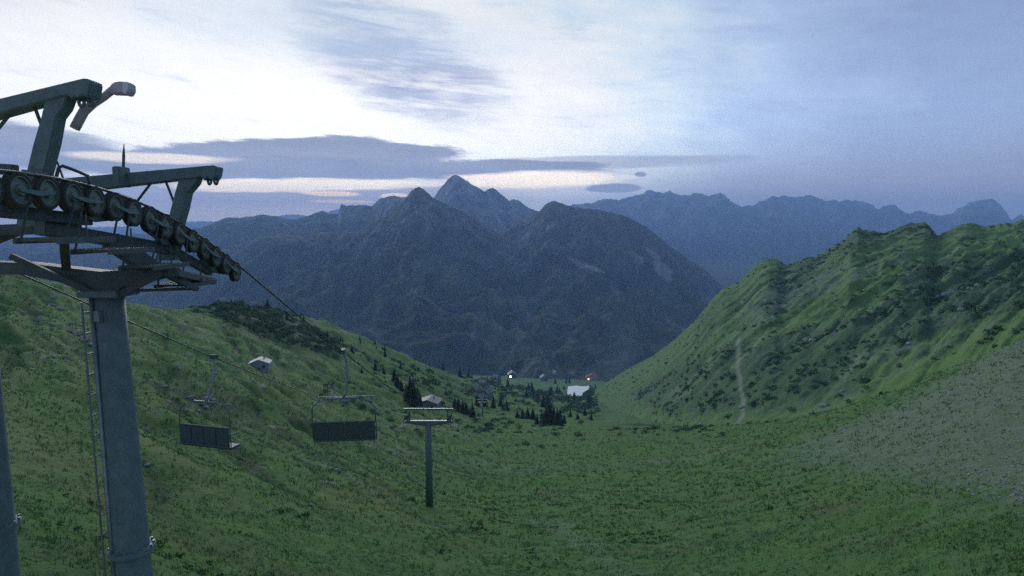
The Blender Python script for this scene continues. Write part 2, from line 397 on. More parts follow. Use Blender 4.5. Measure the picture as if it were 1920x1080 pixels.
# ------------------------------------------------------------------ near slope: a height field with real distances
COLS = {
 -500: [(3, 1900), (12, 1010), (25, 800), (45, 655), (80, 552), (120, 505), (170, 482), (240, 480), (320, 540), (600, 660), (1300, 700), (2700, 680)],
 0:    [(3, 2600), (12, 1235), (25, 950), (45, 780), (80, 650), (130, 560), (180, 514), (225, 496), (300, 550), (600, 680), (1300, 705), (2700, 685)],
 160:  [(3, 2700), (12, 1265), (25, 1005), (45, 835), (80, 712), (130, 622), (190, 563), (240, 538), (310, 590), (600, 690), (1300, 708), (2700, 688)],
 300:  [(3, 2800), (12, 1290), (25, 1050), (45, 885), (80, 762), (130, 675), (200, 608), (265, 572), (340, 600), (600, 690), (1300, 710), (2700, 690)],
 420:  [(3, 2800), (12, 1310), (25, 1090), (45, 930), (80, 806), (130, 718), (200, 650), (300, 580), (380, 548), (460, 566), (700, 690), (1300, 712), (2700, 692)],
 550:  [(3, 2800), (12, 1340), (25, 1130), (45, 975), (80, 862), (130, 780), (200, 712), (300, 640), (430, 590), (560, 572), (700, 610), (1300, 715), (2700, 693)],
 700:  [(3, 2850), (12, 1370), (25, 1165), (45, 1022), (80, 917), (130, 838), (200, 775), (300, 714), (430, 670), (600, 640), (760, 634), (930, 680), (1300, 715), (2700, 694)],
 850:  [(3, 2900), (12, 1390), (25, 1185), (45, 1050), (80, 950), (130, 878), (200, 826), (300, 780), (450, 744), (700, 712), (1000, 698), (1300, 706), (1800, 706), (2700, 695)],
 960:  [(3, 2900), (12, 1400), (25, 1195), (45, 1062), (80, 963), (130, 892), (200, 836), (265, 806), (340, 802), (500, 776), (800, 745), (1200, 726), (1800, 707), (2700, 695)],
 1085: [(3, 2900), (12, 1400), (25, 1195), (45, 1062), (80, 965), (130, 895), (200, 838), (260, 806), (330, 808), (450, 790), (700, 768), (1000, 752), (1300, 738), (1800, 712), (2700, 695)],
 1300: [(3, 2850), (12, 1380), (25, 1180), (45, 1048), (80, 950), (130, 876), (190, 822), (240, 800), (310, 808), (500, 800), (1000, 790), (1800, 730), (2700, 700)],
 1500: [(3, 2800), (12, 1350), (25, 1140), (45, 990), (80, 888), (120, 830), (165, 796), (210, 782), (280, 800), (500, 800), (1000, 780), (1800, 730), (2700, 700)],
 1700: [(3, 2700), (12, 1290), (25, 1065), (45, 915), (80, 815), (115, 765), (150, 738), (190, 728), (260, 760), (500, 780), (1000, 770), (1800, 730), (2700, 700)],
 1920: [(3, 2600), (12, 1210), (25, 985), (45, 825), (70, 728), (95, 678), (125, 648), (155, 634), (200, 655), (400, 740), (1000, 760), (1800, 730), (2700, 700)],
 2400: [(3, 2400), (12, 1060), (25, 840), (45, 670), (70, 580), (95, 535), (125, 505), (160, 490), (210, 520), (400, 640), (1000, 720), (1800, 720), (2700, 700)],
}
LD = np.linspace(math.log(3), math.log(2700), 260)
AA = np.linspace(-1.7, 1.35, 420)
def gsm(Z, s, ax):
    k = np.exp(-.5*(np.arange(-3*s, 3*s+1)/s)**2); k /= k.sum()
    Zp = np.pad(Z, [(3*s, 3*s) if i == ax else (0, 0) for i in range(2)], mode='edge')
    return np.apply_along_axis(lambda v: np.convolve(v, k, 'valid'), ax, Zp)
ca = np.array([(p-960)/F for p in COLS]); rows = []
for p, lst in COLS.items():
    d = np.array([q[0] for q in lst], float); e = ae(p, np.array([q[1] for q in lst], float))[1]
    rows.append(np.interp(LD, np.log(d), e))
rows = gsm(np.array(rows), 4, 1)
ETAB = np.stack([np.interp(AA, ca, rows[:, j]) for j in range(len(LD))], 0)     # (d, a)
ETAB = gsm(ETAB, 6, 1)
def near_e(a, d):
    ld = np.log(np.clip(d, 3, 2700)); i = np.clip((ld-LD[0])/(LD[1]-LD[0]), 0, len(LD)-1.001); j = np.clip((a-AA[0])/(AA[1]-AA[0]), 0, len(AA)-1.001)
    i0 = i.astype(int); j0 = j.astype(int); fi = i-i0; fj = j-j0
    T = ETAB
    return (T[i0, j0]*(1-fj)+T[i0, j0+1]*fj)*(1-fi)+(T[i0+1, j0]*(1-fj)+T[i0+1, j0+1]*fj)*fi
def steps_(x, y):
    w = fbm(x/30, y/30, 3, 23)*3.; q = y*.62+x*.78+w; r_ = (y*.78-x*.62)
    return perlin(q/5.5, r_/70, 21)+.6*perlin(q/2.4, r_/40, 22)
def near_z(x, y):
    x = np.asarray(x, float); y = np.asarray(y, float)
    d = np.maximum(y, 3.); z = near_e(x/d, d)*d
    far = smooth(d, 60, 600)
    left = smooth(-x, 0, 60)
    # rolls across the slope, then cattle steps that follow it, then tussocks
    z = z+fbm(x/28, y/22, 3, 3)*(.5+2.2*far+1.0*left)*smooth(d, 14, 60)+fbm((y*.6+x*.8)/40, (y*.8-x*.6)/16, 3, 33)*1.3*left*smooth(d, 25, 70)
    q = y*.62+x*.78
    st = steps_(x, y)
    z = z+st*(.25+.8*left)*smooth(d, 15, 60)*(1-.6*far)
    z = z+fbm(x/1.9, y/1.9, 3, 5)*.09+fbm(x/7, y/7, 3, 6)*(.16+.5*far)
    return z
def gz(x, y): return float(near_z(np.array([x]), np.array([y]))[0])
SCREE = [(2600, 280), (1960, 596), (1880, 650), (1790, 702), (1690, 757), (1590, 797), (1490, 830), (1440, 850), (1500, 872), (1650, 890), (1800, 925), (2050, 975), (2900, 1000)]
GULLIES = [[(1905, 585), (1790, 640), (1640, 730), (1480, 790), (1330, 815)], [(1900, 625), (1740, 700), (1560, 785), (1420, 820)]]
SHRUBS_L = [[(400, 545), (470, 560), (560, 600), (640, 640), (640, 668), (560, 655), (500, 640), (450, 612), (400, 590)], [(330, 556), (420, 540), (480, 575), (440, 600), (360, 585)]]
TRACK = [(1000, 960), (1060, 1000), (1110, 1030), (1160, 1062), (1230, 1110)]
def cover(P, jitter=6.):
    px, py = project(P)
    jx = fbm(P[:, 0]/6, P[:, 1]/6, 3, 31); jy = fbm(P[:, 0]/6+40, P[:, 1]/6, 3, 32)
    return px+jx*jitter, py+jy*jitter
def terrain_near():
    nu, nv = 760, 560
    a = np.linspace(-1.5, 1.2, nu); d = np.exp(np.linspace(math.log(3.2), math.log(2650), nv))
    Ag, Dg = np.meshgrid(a, d); x = (Ag*Dg).ravel(); y = Dg.ravel(); z = near_z(x, y)
    P = np.stack([x, y, z], 1); px, py = cover(P, 9.)
    scree = np.zeros(len(P)); scree[inpoly(px, py, SCREE) & (y < 230)] = 1.
    shrub = np.zeros(len(P))
    for pg in SHRUBS_L: shrub[inpoly(px, py, pg) & (y < 700)] = 1.
    shrub = np.maximum(shrub, smooth(fbm(x/60, y/60, 4, 44), .25, .6)*smooth(y, 260, 420))
    dt = segdist(px, py, TRACK); scree = np.maximum(gsm(gsm(scree.reshape(nv, nu), 10, 0), 16, 1).ravel(), .5*smooth(dt, 34, 8)*(y < 80))
    for ln in ([(250, 690), (330, 735), (430, 790), (560, 850), (720, 930), (860, 1000)], [(40, 590), (130, 650), (250, 730), (330, 800)], [(600, 800), (760, 850), (980, 880), (1200, 870), (1400, 840)]):
        scree = np.maximum(scree, .42*smooth(segdist(px, py, ln), 11, 3)*(y < 200))
    dt = segdist(px, py, [(870, 705), (905, 745), (893, 800), (875, 828)]); 
    rock = smooth(fbm(x/9, y/5, 4, 71), .62, .8)*.7*smooth(x, -5, -25)*smooth(y, 45, 70)
    G = lambda v: gsm(v.reshape(nv, nu), 1, 0).ravel()
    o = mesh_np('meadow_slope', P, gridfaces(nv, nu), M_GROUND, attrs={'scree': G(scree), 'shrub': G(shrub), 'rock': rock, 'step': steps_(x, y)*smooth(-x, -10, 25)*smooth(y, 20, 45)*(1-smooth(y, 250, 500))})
    tag(o, kind='structure')
terrain_near()

# valley floor sheet reaching the horizon under everything
def valley():
    n = 60; r = np.concatenate([[0], np.geomspace(500, 42000, 40)]); th = np.linspace(0, 2*np.pi, n, endpoint=False)
    V = [(rr*math.cos(t), rr*math.sin(t), -462-(rr/12000)*4) for rr in r[1:] for t in th]
    Fq = [(i*n+k, i*n+(k+1) % n, (i+1)*n+(k+1) % n, (i+1)*n+k) for i in range(len(r)-2) for k in range(n)]
    tag(mesh_np('valley_ground', np.array(V), np.array(Fq), M_MID, attrs={'rock': np.zeros(len(V)), 'gully': np.zeros(len(V))}), kind='structure')
valley()

# ------------------------------------------------------------------ ridge on the right
RC = [(1060, 770, 1500), (1100, 742, 1400), (1126, 725, 1330), (1168, 697, 1230), (1228, 665, 1100), (1270, 632, 1000), (1305, 600, 930), (1332, 565, 900), (1356, 541, 880),
      (1387, 527, 860), (1405, 508, 850), (1419, 494, 840), (1430, 487, 835), (1442, 483, 830), (1458, 485, 820), (1466, 492, 815), (1474, 496, 810), (1507, 485, 800), (1525, 481, 790), (1545, 472, 780),
      (1565, 461, 765), (1584, 448, 755), (1597, 434, 745), (1610, 428, 740), (1628, 434, 730), (1649, 436, 720), (1665, 432, 710), (1684, 427, 705), (1700, 420, 700), (1713, 418, 695), (1736, 417, 685), (1743, 424, 680), (1758, 440, 680),
      (1770, 436, 670), (1784, 430, 665), (1800, 421, 660), (1813, 417, 655), (1828, 419, 650), (1846, 423, 640), (1875, 420, 630), (1900, 417, 620), (1920, 413, 615), (2000, 405, 590), (2120, 390, 560), (2400, 385, 520), (2700, 380, 500)]
RF = [(1060, 790, 1250), (1100, 775, 1050), (1168, 778, 760), (1228, 800, 520), (1305, 822, 330), (1400, 815, 275), (1500, 806, 240), (1600, 790, 215), (1700, 765, 195), (1920, 690, 165), (2400, 560, 165), (2700, 540, 165)]
PATH = [(1385, 636), (1384, 690), (1390, 730), (1395, 775), (1380, 795), (1350, 805)]
def ridge():
    nu, nv = 620, 340
    rc = np.array(RC, float); rf = np.array(RF, float)
    a_c, e_c = ae(rc[:, 0], rc[:, 1]); a_f, e_f = ae(rf[:, 0], rf[:, 1])
    a = np.linspace(a_c[0], a_c[-1], nu); t = np.concatenate([np.linspace(0, 1, 270), 1+np.linspace(.008, .6, nv-270)])
    Ag, T = np.meshgrid(a, t)
    dc = np.interp(Ag, a_c, rc[:, 2]); ec = np.interp(Ag, a_c, e_c)
    ka = np.interp(a, a_f, rf[:, 2]); kk = np.exp(-.5*(np.arange(-30, 31)/10)**2); kk /= kk.sum()
    ka = np.convolve(np.pad(ka, 30, mode='edge'), kk, 'valid'); df = np.tile(ka, (nv, 1))
    ef = np.interp(Ag, a_f, e_f)
    zc, zf = ec*dc, ef*df; d = df+(dc-df)*T; tt = np.minimum(T, 1.)
    bulge = np.interp(tt, [0, .25, .5, .75, 1.], [0, .22, .47, .73, 1.])
    z = zf+(zc-zf)*bulge-np.maximum(T-1, 0)*(dc-df)*.75
    env = np.sin(np.pi*np.clip(tt, 0, 1))**.7*smooth(a, a_c[3], a_c[8])[None, :]
    s = Ag*700-T*400                              # gully lines run slantwise down to the left
    rd = ridged(s/95, T*1.6, 4, 61)-.62; cr_ = np.clip(1-np.abs(T-1)*9, 0, 1)*smooth(a, a_c[3], a_c[9])[None, :]
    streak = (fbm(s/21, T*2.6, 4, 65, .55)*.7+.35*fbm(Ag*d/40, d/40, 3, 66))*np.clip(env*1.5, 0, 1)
    crag = np.maximum(ridged(Ag*d/38, d/38, 5, 67, .6)-.62, 0)*9
    z = z+env*(rd*6+fbm(s/34, T*3, 4, 62)*5+crag)+cr_*(ridged(Ag*600/24, Ag*0+.3, 4, 69, .6)-.6)*5+fbm(Ag*d/26, d/26, 4, 63)*1.5*np.clip(env+.35, 0, 1)
    z = z+fbm(Ag*d/9, d/9, 3, 64)*.9
    x = Ag*d; P = np.stack([x.ravel(), d.ravel(), z.ravel()], 1)
    px, py = cover(P, 14.)
    shrub = np.zeros(len(P)); meadow = np.zeros(len(P)); rock = np.zeros(len(P))
    for pg in ([(1690, 505), (1740, 490), (1920, 470), (1990, 520), (1920, 560), (1850, 600), (1770, 620), (1680, 650), (1570, 690), (1440, 640), (1510, 615), (1580, 600), (1640, 575), (1690, 545)],
               [(1395, 640), (1560, 650), (1650, 690), (1600, 740), (1480, 770), (1250, 780), (1180, 740), (1260, 690)],
               [(1440, 530), (1480, 490), (1560, 470), (1500, 540), (1440, 600)], [(1540, 480), (1610, 425), (1760, 415), (1770, 440), (1650, 445), (1590, 470)]):
        shrub[inpoly(px, py, pg)] = 1.
    for pg in ([(1700, 470), (1660, 560), (1560, 600), (1470, 620), (1390, 630), (1330, 640), (1420, 590), (1540, 530), (1640, 475)],
               [(1750, 460), (1840, 430), (1960, 420), (1960, 465), (1840, 480)], [(1450, 700), (1700, 620), (1920, 580), (1920, 640), (1760, 700), (1600, 770), (1400, 810)]):
        meadow[inpoly(px, py, pg)] = 1.
    for ln, w in (([(1700, 480), (1620, 510), (1540, 545), (1470, 575), (1410, 610)], 14), ([(1590, 500), (1500, 540), (1440, 585)], 14), ([(1655, 560), (1625, 572)], 5), ([(1580, 710), (1600, 680), (1720, 650)], 12), ([(1410, 590), (1440, 560), (1490, 520)], 18),
                  ([(1760, 640), (1640, 720), (1560, 750)], 6), ([(1900, 585), (1760, 655), (1620, 735), (1500, 785), (1380, 815)], 6), ([(1800, 590), (1710, 640), (1640, 690)], 5)):
        rock = np.maximum(rock, .75*smooth(segdist(px, py, ln), w, w*.3))
    pxr, pyr = project(P)
    path = smooth(segdist(pxr+perlin(pyr/20, pyr*0, 9)*3, pyr, PATH), 6., 1.5)*.45
    vis = (d.ravel() < dc.ravel()*1.02); 
    S = lambda v: gsm(v.reshape(nv, nu), 2, 1).ravel()
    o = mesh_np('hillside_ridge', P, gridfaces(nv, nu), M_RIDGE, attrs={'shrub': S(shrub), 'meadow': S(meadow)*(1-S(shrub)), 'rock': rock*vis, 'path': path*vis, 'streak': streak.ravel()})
    tag(o, kind='structure')
    return P.reshape(nv, nu, 3), S(shrub).reshape(nv, nu)
RIDGE_P, RIDGE_S = ridge()

# ------------------------------------------------------------------ mountains beyond the valley
def mountain(name, crest, dc, run, mat, seed, amp, freq, rocks=(), nu=700, nv=260, zfoot=-470, jag=8., prof=1.15):
    c = np.array(crest, float); a_c, e_c = ae(c[:, 0], c[:, 1])
    a = np.linspace(a_c[0], a_c[-1], nu); t = np.concatenate([np.linspace(0, 1, nv-40), 1+np.linspace(.02, .8, 40)])
    Ag, T = np.meshgrid(a, t); 
    wob = 1+.06*fbm(Ag*5, Ag*0+seed, 3, seed)
    D = dc*wob; zc = np.interp(Ag, a_c, e_c)*D
    tt = np.minimum(T, 1.); d = D-run*(1-T)
    sh = np.clip(tt, 0, 1)**prof
    z = zfoot+(zc-zfoot)*sh-np.maximum(T-1, 0)*run*.55
    env = np.sin(np.pi*np.clip(tt, 0, 1))**.65
    x = Ag*d
    wx = x/freq+fbm(x/freq/1.5, d/freq/2.5, 3, seed+3)*.5
    rd = ridged(wx, d/freq/3.2, 5, seed+5, .52)-.6
    z = z+env*rd*amp+(env+.12)*fbm(x/(freq*.22), d/(freq*.3), 4, seed+7)*amp*.24
    cr = np.clip(1-np.abs(T-1)*6, 0, 1)
    z = z+cr*(ridged(Ag*dc/(freq*.16), T*4, 3, seed+9)-.6)*jag
    P = np.stack([x.ravel(), d.ravel(), z.ravel()], 1)
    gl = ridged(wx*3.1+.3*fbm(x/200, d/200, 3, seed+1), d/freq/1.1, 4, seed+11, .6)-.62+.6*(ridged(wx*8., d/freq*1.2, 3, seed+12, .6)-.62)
    px, py = project(P); px = px+fbm(x/300, d/300, 3, 77).ravel()*10
    rock = np.zeros(len(P))
    for pg in rocks: rock[inpoly(px, py, pg)] = 1.
    rock = gsm(rock.reshape(nv, nu), 1, 1).ravel()
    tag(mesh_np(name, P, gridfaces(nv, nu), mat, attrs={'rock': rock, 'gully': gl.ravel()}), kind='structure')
A_ = [(330, 620), (380, 530), (430, 480), (478, 448), (502, 443), (538, 442), (579, 440), (597, 436), (630, 437), (671, 435), (692, 421), (712, 410), (730, 400), (745, 386), (757, 374), (770, 360), (778, 354), (787, 352), (795, 355), (801, 361), (815, 371), (838, 384), (858, 393), (880, 406), (897, 417), (936, 438), (980, 470), (1030, 515), (1080, 565), (1130, 620), (1180, 680), (1230, 700)]
B_ = [(850, 500), (930, 440), (970, 420), (1000, 402), (1013, 395), (1020, 387), (1029, 380), (1041, 376), (1050, 379), (1060, 384), (1091, 391), (1130, 395), (1165, 402), (1188, 413), (1205, 422), (1220, 432), (1240, 447), (1255, 460), (1286, 483), (1325, 510), (1356, 537), (1420, 590), (1500, 640), (1600, 690)]
C_ = [(-300, 455), (0, 452), (150, 446), (250, 440), (330, 435), (375, 427), (398, 418), (424, 408), (446, 409), (470, 405), (483, 402), (499, 403), (526, 408), (550, 412), (576, 407), (591, 399), (606, 395), (622, 401), (634, 402), (637, 388), (640, 381), (647, 386), (668, 384), (698, 386), (711, 374), (729, 367), (757, 368), (790, 372), (830, 390), (880, 420), (930, 450)]
D_ = [(700, 470), (760, 420), (800, 388), (815, 370), (822, 358), (831, 347), (842, 335), (850, 329), (854, 328), (862, 331), (875, 339), (890, 349), (908, 359), (916, 355), (924, 352), (932, 357), (940, 365), (955, 376), (964, 374), (971, 376), (985, 387), (998, 393), (1010, 396), (1060, 420), (1120, 455), (1200, 500)]
E_ = [(900, 440), (980, 405), (1040, 392), (1070, 386), (1090, 384), (1110, 380), (1130, 374), (1150, 376), (1180, 370), (1200, 364), (1215, 357), (1230, 361), (1243, 363), (1255, 359), (1265, 364), (1290, 367), (1315, 364), (1330, 368), (1342, 363), (1350, 361), (1360, 367), (1375, 380), (1392, 389), (1415, 383), (1445, 369), (1471, 368), (1489, 372), (1505, 367), (1515, 366), (1528, 369), (1545, 376), (1571, 375), (1600, 376), (1626, 380), (1647, 392), (1655, 387), (1668, 384), (1678, 385), (1690, 395), (1704, 402), (1712, 398), (1722, 396), (1745, 402), (1765, 406), (1788, 397), (1807, 384), (1829, 376), (1845, 376), (1860, 374), (1870, 378), (1881, 390), (1890, 404), (1897, 412), (1905, 408), (1914, 403), (1925, 407), (1990, 400), (2100, 390), (2300, 398), (2600, 400)]
F_ = [(-600, 440), (-300, 425), (-100, 430), (100, 428), (250, 424), (350, 416), (450, 414), (520, 406), (538, 402), (550, 403), (562, 402), (576, 405), (600, 400), (625, 394), (640, 390), (700, 398), (800, 410), (1000, 430)]
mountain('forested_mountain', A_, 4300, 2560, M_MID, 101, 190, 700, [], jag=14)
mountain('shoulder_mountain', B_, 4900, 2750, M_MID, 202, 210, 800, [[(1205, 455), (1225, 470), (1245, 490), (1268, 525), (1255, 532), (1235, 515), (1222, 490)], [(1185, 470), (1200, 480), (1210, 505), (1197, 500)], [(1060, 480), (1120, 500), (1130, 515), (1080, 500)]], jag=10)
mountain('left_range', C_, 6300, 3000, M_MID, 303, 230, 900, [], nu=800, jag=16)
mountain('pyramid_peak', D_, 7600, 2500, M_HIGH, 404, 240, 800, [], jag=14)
mountain('far_range', E_, 12500, 4600, M_HIGH, 505, 420, 1500, [], nu=1000, jag=60)
mountain('farthest_range', F_, 17500, 4500, M_HIGH, 606, 380, 1600, [], jag=50)

# ------------------------------------------------------------------ lift line geometry
XR, XL = -5.46, -10.5
def LX(X, d): return X-.0242*d
LXU = -.0242                          # lateral place of the two ropes
AXD = np.array([0, 3., 6.33, 7.23, 7.69, 8.14, 8.57, 9.02, 9.45, 9.88, 10.38, 10.86, 11.31, 11.84, 12.43, 12.94, 13.39])
AXP = np.array([0, 0, 352, 356, 362, 368, 374, 384, 394, 405, 418, 434, 448, 463, 481, 497, 512], float)
SH_D = np.arange(16)*.458+6.45
zw = -np.array([(p-425)/F*d for p, d in zip(AXP, AXD)]); zw[0] = .7; zw[1] = .55
pf = np.polyfit(AXD[2:], zw[2:], 4)
SH_Z = np.polyval(pf, SH_D)
WR = .2
def rope_z(d):
    d = np.asarray(d, float)
    z1 = np.interp(d, [-6, SH_D[0]], [SH_Z[0]+.25, SH_Z[0]+WR]); z2 = np.interp(d, SH_D, SH_Z+WR)
    ze = SH_Z[-1]+WR; 
    far = np.interp(d, [SH_D[-1], 73, 350, 1150], [ze, -22.0, -97.0, -262.])
    sag = -np.where(d > 73, np.where(d > 350, 14*(1-((d-750)/400)**2), 5*(1-((d-211.5)/138.5)**2)), .9*(1-((d-43.4)/29.9)**2))
    return np.where(d < SH_D[0], z1, np.where(d <= SH_D[-1], z2, far+np.where(d > SH_D[-1], np.minimum(sag, 0), 0)))
def rope(name, X, label):
    ds = np.concatenate([np.linspace(-6, 6.2, 5), np.linspace(6.4, 13.4, 24), np.linspace(14, 73, 30), np.linspace(76, 350, 40), np.linspace(360, 1150, 40)])
    pts = [(LX(X, d), d, float(rope_z(d))) for d in ds]
    tag(MB().tube(pts, .021, 6).build(name, M_ROPE, smoothf=True), label, 'cable', 'haul ropes of the chairlift')
rope('haul_rope', XR, 'dark haul rope running over the sheave wheels and down the slope')
rope('haul_rope', XL, 'dark haul rope carrying the chair that hangs in front of pale boulders')

def wheel(parent, c, r=WR, w=.10, n=22):
    t = MB().lathe_x((0, 0, 0), [(r*.80, -w/2), (r*.97, -w/2), (r*1.04, -w*.42), (r*.99, -w*.12), (r*.99, w*.12), (r*1.04, w*.42), (r*.97, w/2), (r*.80, w/2), (r*.80, -w/2)], n)
    ty = t.build('sheave', M_RUBBER, parent, smoothf=False); ty.location = c
    k = MB().lathe_x((0, 0, 0), [(r*.82, -w*.47), (r*.74, -w*.5), (r*.70, -w*.2), (r*.34, -w*.25), (r*.30, -w*.6), (0.001, -w*.62)], n)
    k.lathe_x((0, 0, 0), [(0.001, w*.62), (r*.30, w*.6), (r*.34, w*.25), (r*.70, w*.2), (r*.74, w*.5), (r*.82, w*.47)], n)
    k.build('rim', M_RIM, ty)
    return ty

# ------------------------------------------------------------------ near lift tower
def near_tower():
    base = Vector((-6.9, 10.0, gz(-6.9, 10.)))
    root = empty('lift_tower', base); root['label'] = 'big steel lift tower with a long row of sheave wheels and two hooked gantries'; root['category'] = 'lift tower'
    inv = Matrix.Translation(-base)
    def put(mb, name, mat, parent=root, bevel=0, smoothf=False):
        if parent is root: mb.v = [tuple(Vector(v)-base) for v in mb.v]
        return mb.build(name, mat, parent, bevel, smoothf)
    # two round columns, slightly leaning, with flanges at the ground
    for (tx, bx_, lean) in ((204, 250, 0), (-46, -2, 0)):
        T = pt(tx, 552, 10.); Bm = pt(bx_, 1060, 10.); dv = (Bm-T)
        gzz = gz(T.x, 10.)-.3; k = (gzz-T.z)/dv.z; G = T+dv*k
        pts = [T+(G-T)*s for s in (0, .12, .3, .55, .8, 1.)]; rs = [.215, .222, .245, .275, .30, .32]
        put(MB().tube(pts, rs, 28), 'column', M_STEEL, smoothf=True)
        f = MB()
        for s in (.47, ): f.tube([T+(G-T)*s, T+(G-T)*(s+.008)], .345, 24)
        fl = put(f, 'flange', M_STEEL)
        fc = T+(G-T)*.474-base
        for k in range(14):
            an = k*2*math.pi/14; b0 = fc+Vector((.315*math.cos(an), .315*math.sin(an), .03)); MB().tube([b0, b0+Vector((0, 0, .05))], .022, 6).build('bolt', M_GALV, fl)
        put(MB().tube([T+(G-T)*.96, T+(G-T)*1.0], .62, 20), 'footing', M_ROCK)
        if tx > 0:
            # ladder on the column's left side
            off = Vector((-.225, -.08, 0)); lad = MB()
            p0, p1 = T+off+Vector((-.05, 0, -.1)), T+(G-T)*.97+off+Vector((-.12, 0, 0))
            lad.tube([p0+Vector((0, -.16, 0)), p1+Vector((0, -.16, 0))], .018, 6); lad.tube([p0+Vector((0, .16, 0)), p1+Vector((0, .16, 0))], .018, 6)
            ld = put(lad, 'ladder', M_GALV)
            n = int((p0-p1).length/.32)
            for i in range(n):
                p = p0.lerp(p1, (i+.5)/n)
                MB().tube([p+Vector((0, -.17, 0))-base, p+Vector((0, .17, 0))-base], .016, 5).build('rung', M_GALV, ld)
            cable = MB().tube([T+Vector((-.17, -.17, 0)), T+(G-T)*.5+Vector((-.20, -.2, 0)), G+Vector((-.22, -.24, 0))], .035, 8); put(cable, 'cable_duct', M_GALV, smoothf=True)
            put(MB().box(T+(G-T)*.035+Vector((-.03, -.25, 0)), (.10, .10, .17)), 'junction_box', M_GALV, bevel=.01)
    # cross arm with tapered wings
    yA = 10.0
    def q(px, py, d=yA): return pt(px, py, d)
    put(MB().prism([q(-420, 476), q(60, 492), q(200, 508), q(306, 500), q(330, 505), q(334, 519), q(306, 522), q(240, 538), q(226, 556), q(180, 556), q(165, 536), q(60, 514), q(-420, 505)], (0, .34, 0)), 'crossarm', M_DARK, bevel=.012)
    put(MB().beam(q(180, 552, 9.8), q(20, 480, 9.6), .07, .09), 'brace', M_DARK)
    put(MB().beam(q(225, 552, 9.8), q(306, 512, 9.8), .07, .09).beam(q(306, 512, 9.8), q(368, 541, 10.6), .07, .09), 'brace', M_DARK)
    put(MB().beam(q(232, 545, 9.75), q(372, 541, 10.6), .05, .05), 'tie_bar', M_DARK)
    put(MB().beam(q(330, 512, 9.9), q(400, 528, 11.4), .10, .10).beam(q(362, 524, 10.7), q(386, 524, 11.6), .3, .05), 'outrigger', M_DARK)
    put(MB().box(q(204, 549), (.62, .62, .10)), 'head_plate', M_STEEL, bevel=.01)
    # sheave train
    c_ = lambda i: Vector((LX(XR, SH_D[i]), SH_D[i], SH_Z[i]))
    for i in range(16): wheel(root, c_(i)-base)
    for i in range(0, 16, 2):
        a, b = c_(i), c_(i+1); mid = (a+b)/2; d = (b-a)*.55
        for sx_, hh in ((-.085, .07), (.075, .026)):
            m = MB(); o = Vector((sx_, 0, 0)); m.prism([a-d*.25+o+Vector((0, 0, hh*.6)), a-d*.25+o-Vector((0, 0, hh*.6)), mid+o-Vector((0, 0, hh*1.9)), b+d*.25+o-Vector((0, 0, hh*.6)), b+d*.25+o+Vector((0, 0, hh*.6)), mid+o+Vector((0, 0, hh*.4))], (.02, 0, 0)); put(m, 'rocker_plate', M_STEEL)
    for i in range(0, 16, 4):
        a = (c_(i)+c_(i+1))/2; b = (c_(i+2)+c_(i+3))/2; mid = (a+b)/2-Vector((0, 0, .14)); lo = Vector((0, 0, .06)); m = MB()
        o = Vector((-.125, 0, 0)); m.prism([a+o-lo+Vector((0, -.1, .06)), a+o-lo+Vector((0, -.1, -.08)), mid+o-Vector((0, 0, .10)), b+o-lo+Vector((0, .1, -.08)), b+o-lo+Vector((0, .1, .06)), mid+o+Vector((0, 0, .10))], (.04, 0, 0))
        put(m, 'secondary_beam', M_STEEL)
    for i in (0, 8):
        a = (c_(i+1)+c_(i+2))/2; b = (c_(i+5)+c_(i+6))/2; dn = Vector((.22, 0, .22))
        put(MB().beam(a-dn, b-dn, .12, .15), 'main_beam', M_DARK, bevel=.01)
    ctr = c_(7)
    put(MB().beam(ctr-Vector((.3, 1.5, .22)), ctr-Vector((.3, -1.7, .62)), .16, .18), 'main_beam', M_DARK, bevel=.012)
    put(MB().beam(q(285, 505), ctr-Vector((.3, .1, .4)), .24, .26), 'support_post', M_DARK, bevel=.012)
    # rope guards over the wheels
    for i in range(1, 16, 2):
        a = c_(i); b = c_(min(i+1, 15)); up = Vector((0, 0, WR+.03)); dd = Vector((0, .13, -.13*(SH_Z[i-1]-SH_Z[i])/.458))
        g = MB().beam(a-dd*1.6+up+Vector((-.10, 0, 0)), a+dd*1.4+up+Vector((-.10, 0, 0)), .03, .055)
        g.beam(a+Vector((-.10, 0, .0)), a+up+Vector((-.10, 0, 0)), .03, .05); put(g, 'rope_guard', M_STEEL)
    # bent guard rail
    put(MB().tube([pt(108, 352, 8.5), pt(106, 330, 8.5), pt(110, 315, 8.5), pt(117, 311, 8.5), pt(140, 319, 8.6), pt(165, 330, 8.7), pt(168, 345, 8.7)], .022, 8), 'guard_rail', M_DARK, smoothf=True)
    put(MB().tube([pt(97, 283, 8.5), pt(109, 308, 8.5), pt(119, 336, 8.5)], .014, 6), 'guard_rail', M_DARK)
    put(MB().beam(pt(-40, 315, 7.9), pt(30, 319, 7.9), .12, .13), 'bracket', M_DARK, bevel=.01)
    put(MB().tube([pt(28, 322, 7.9), pt(60, 325, 8.3), pt(108, 333, 8.5)], .02, 6), 'bracket', M_DARK)
    # stepped service walkway hanging below the wheels
    steps = [(7.35, -.56), (8.3, -.66), (9.35, -.78), (10.3, -.92)]
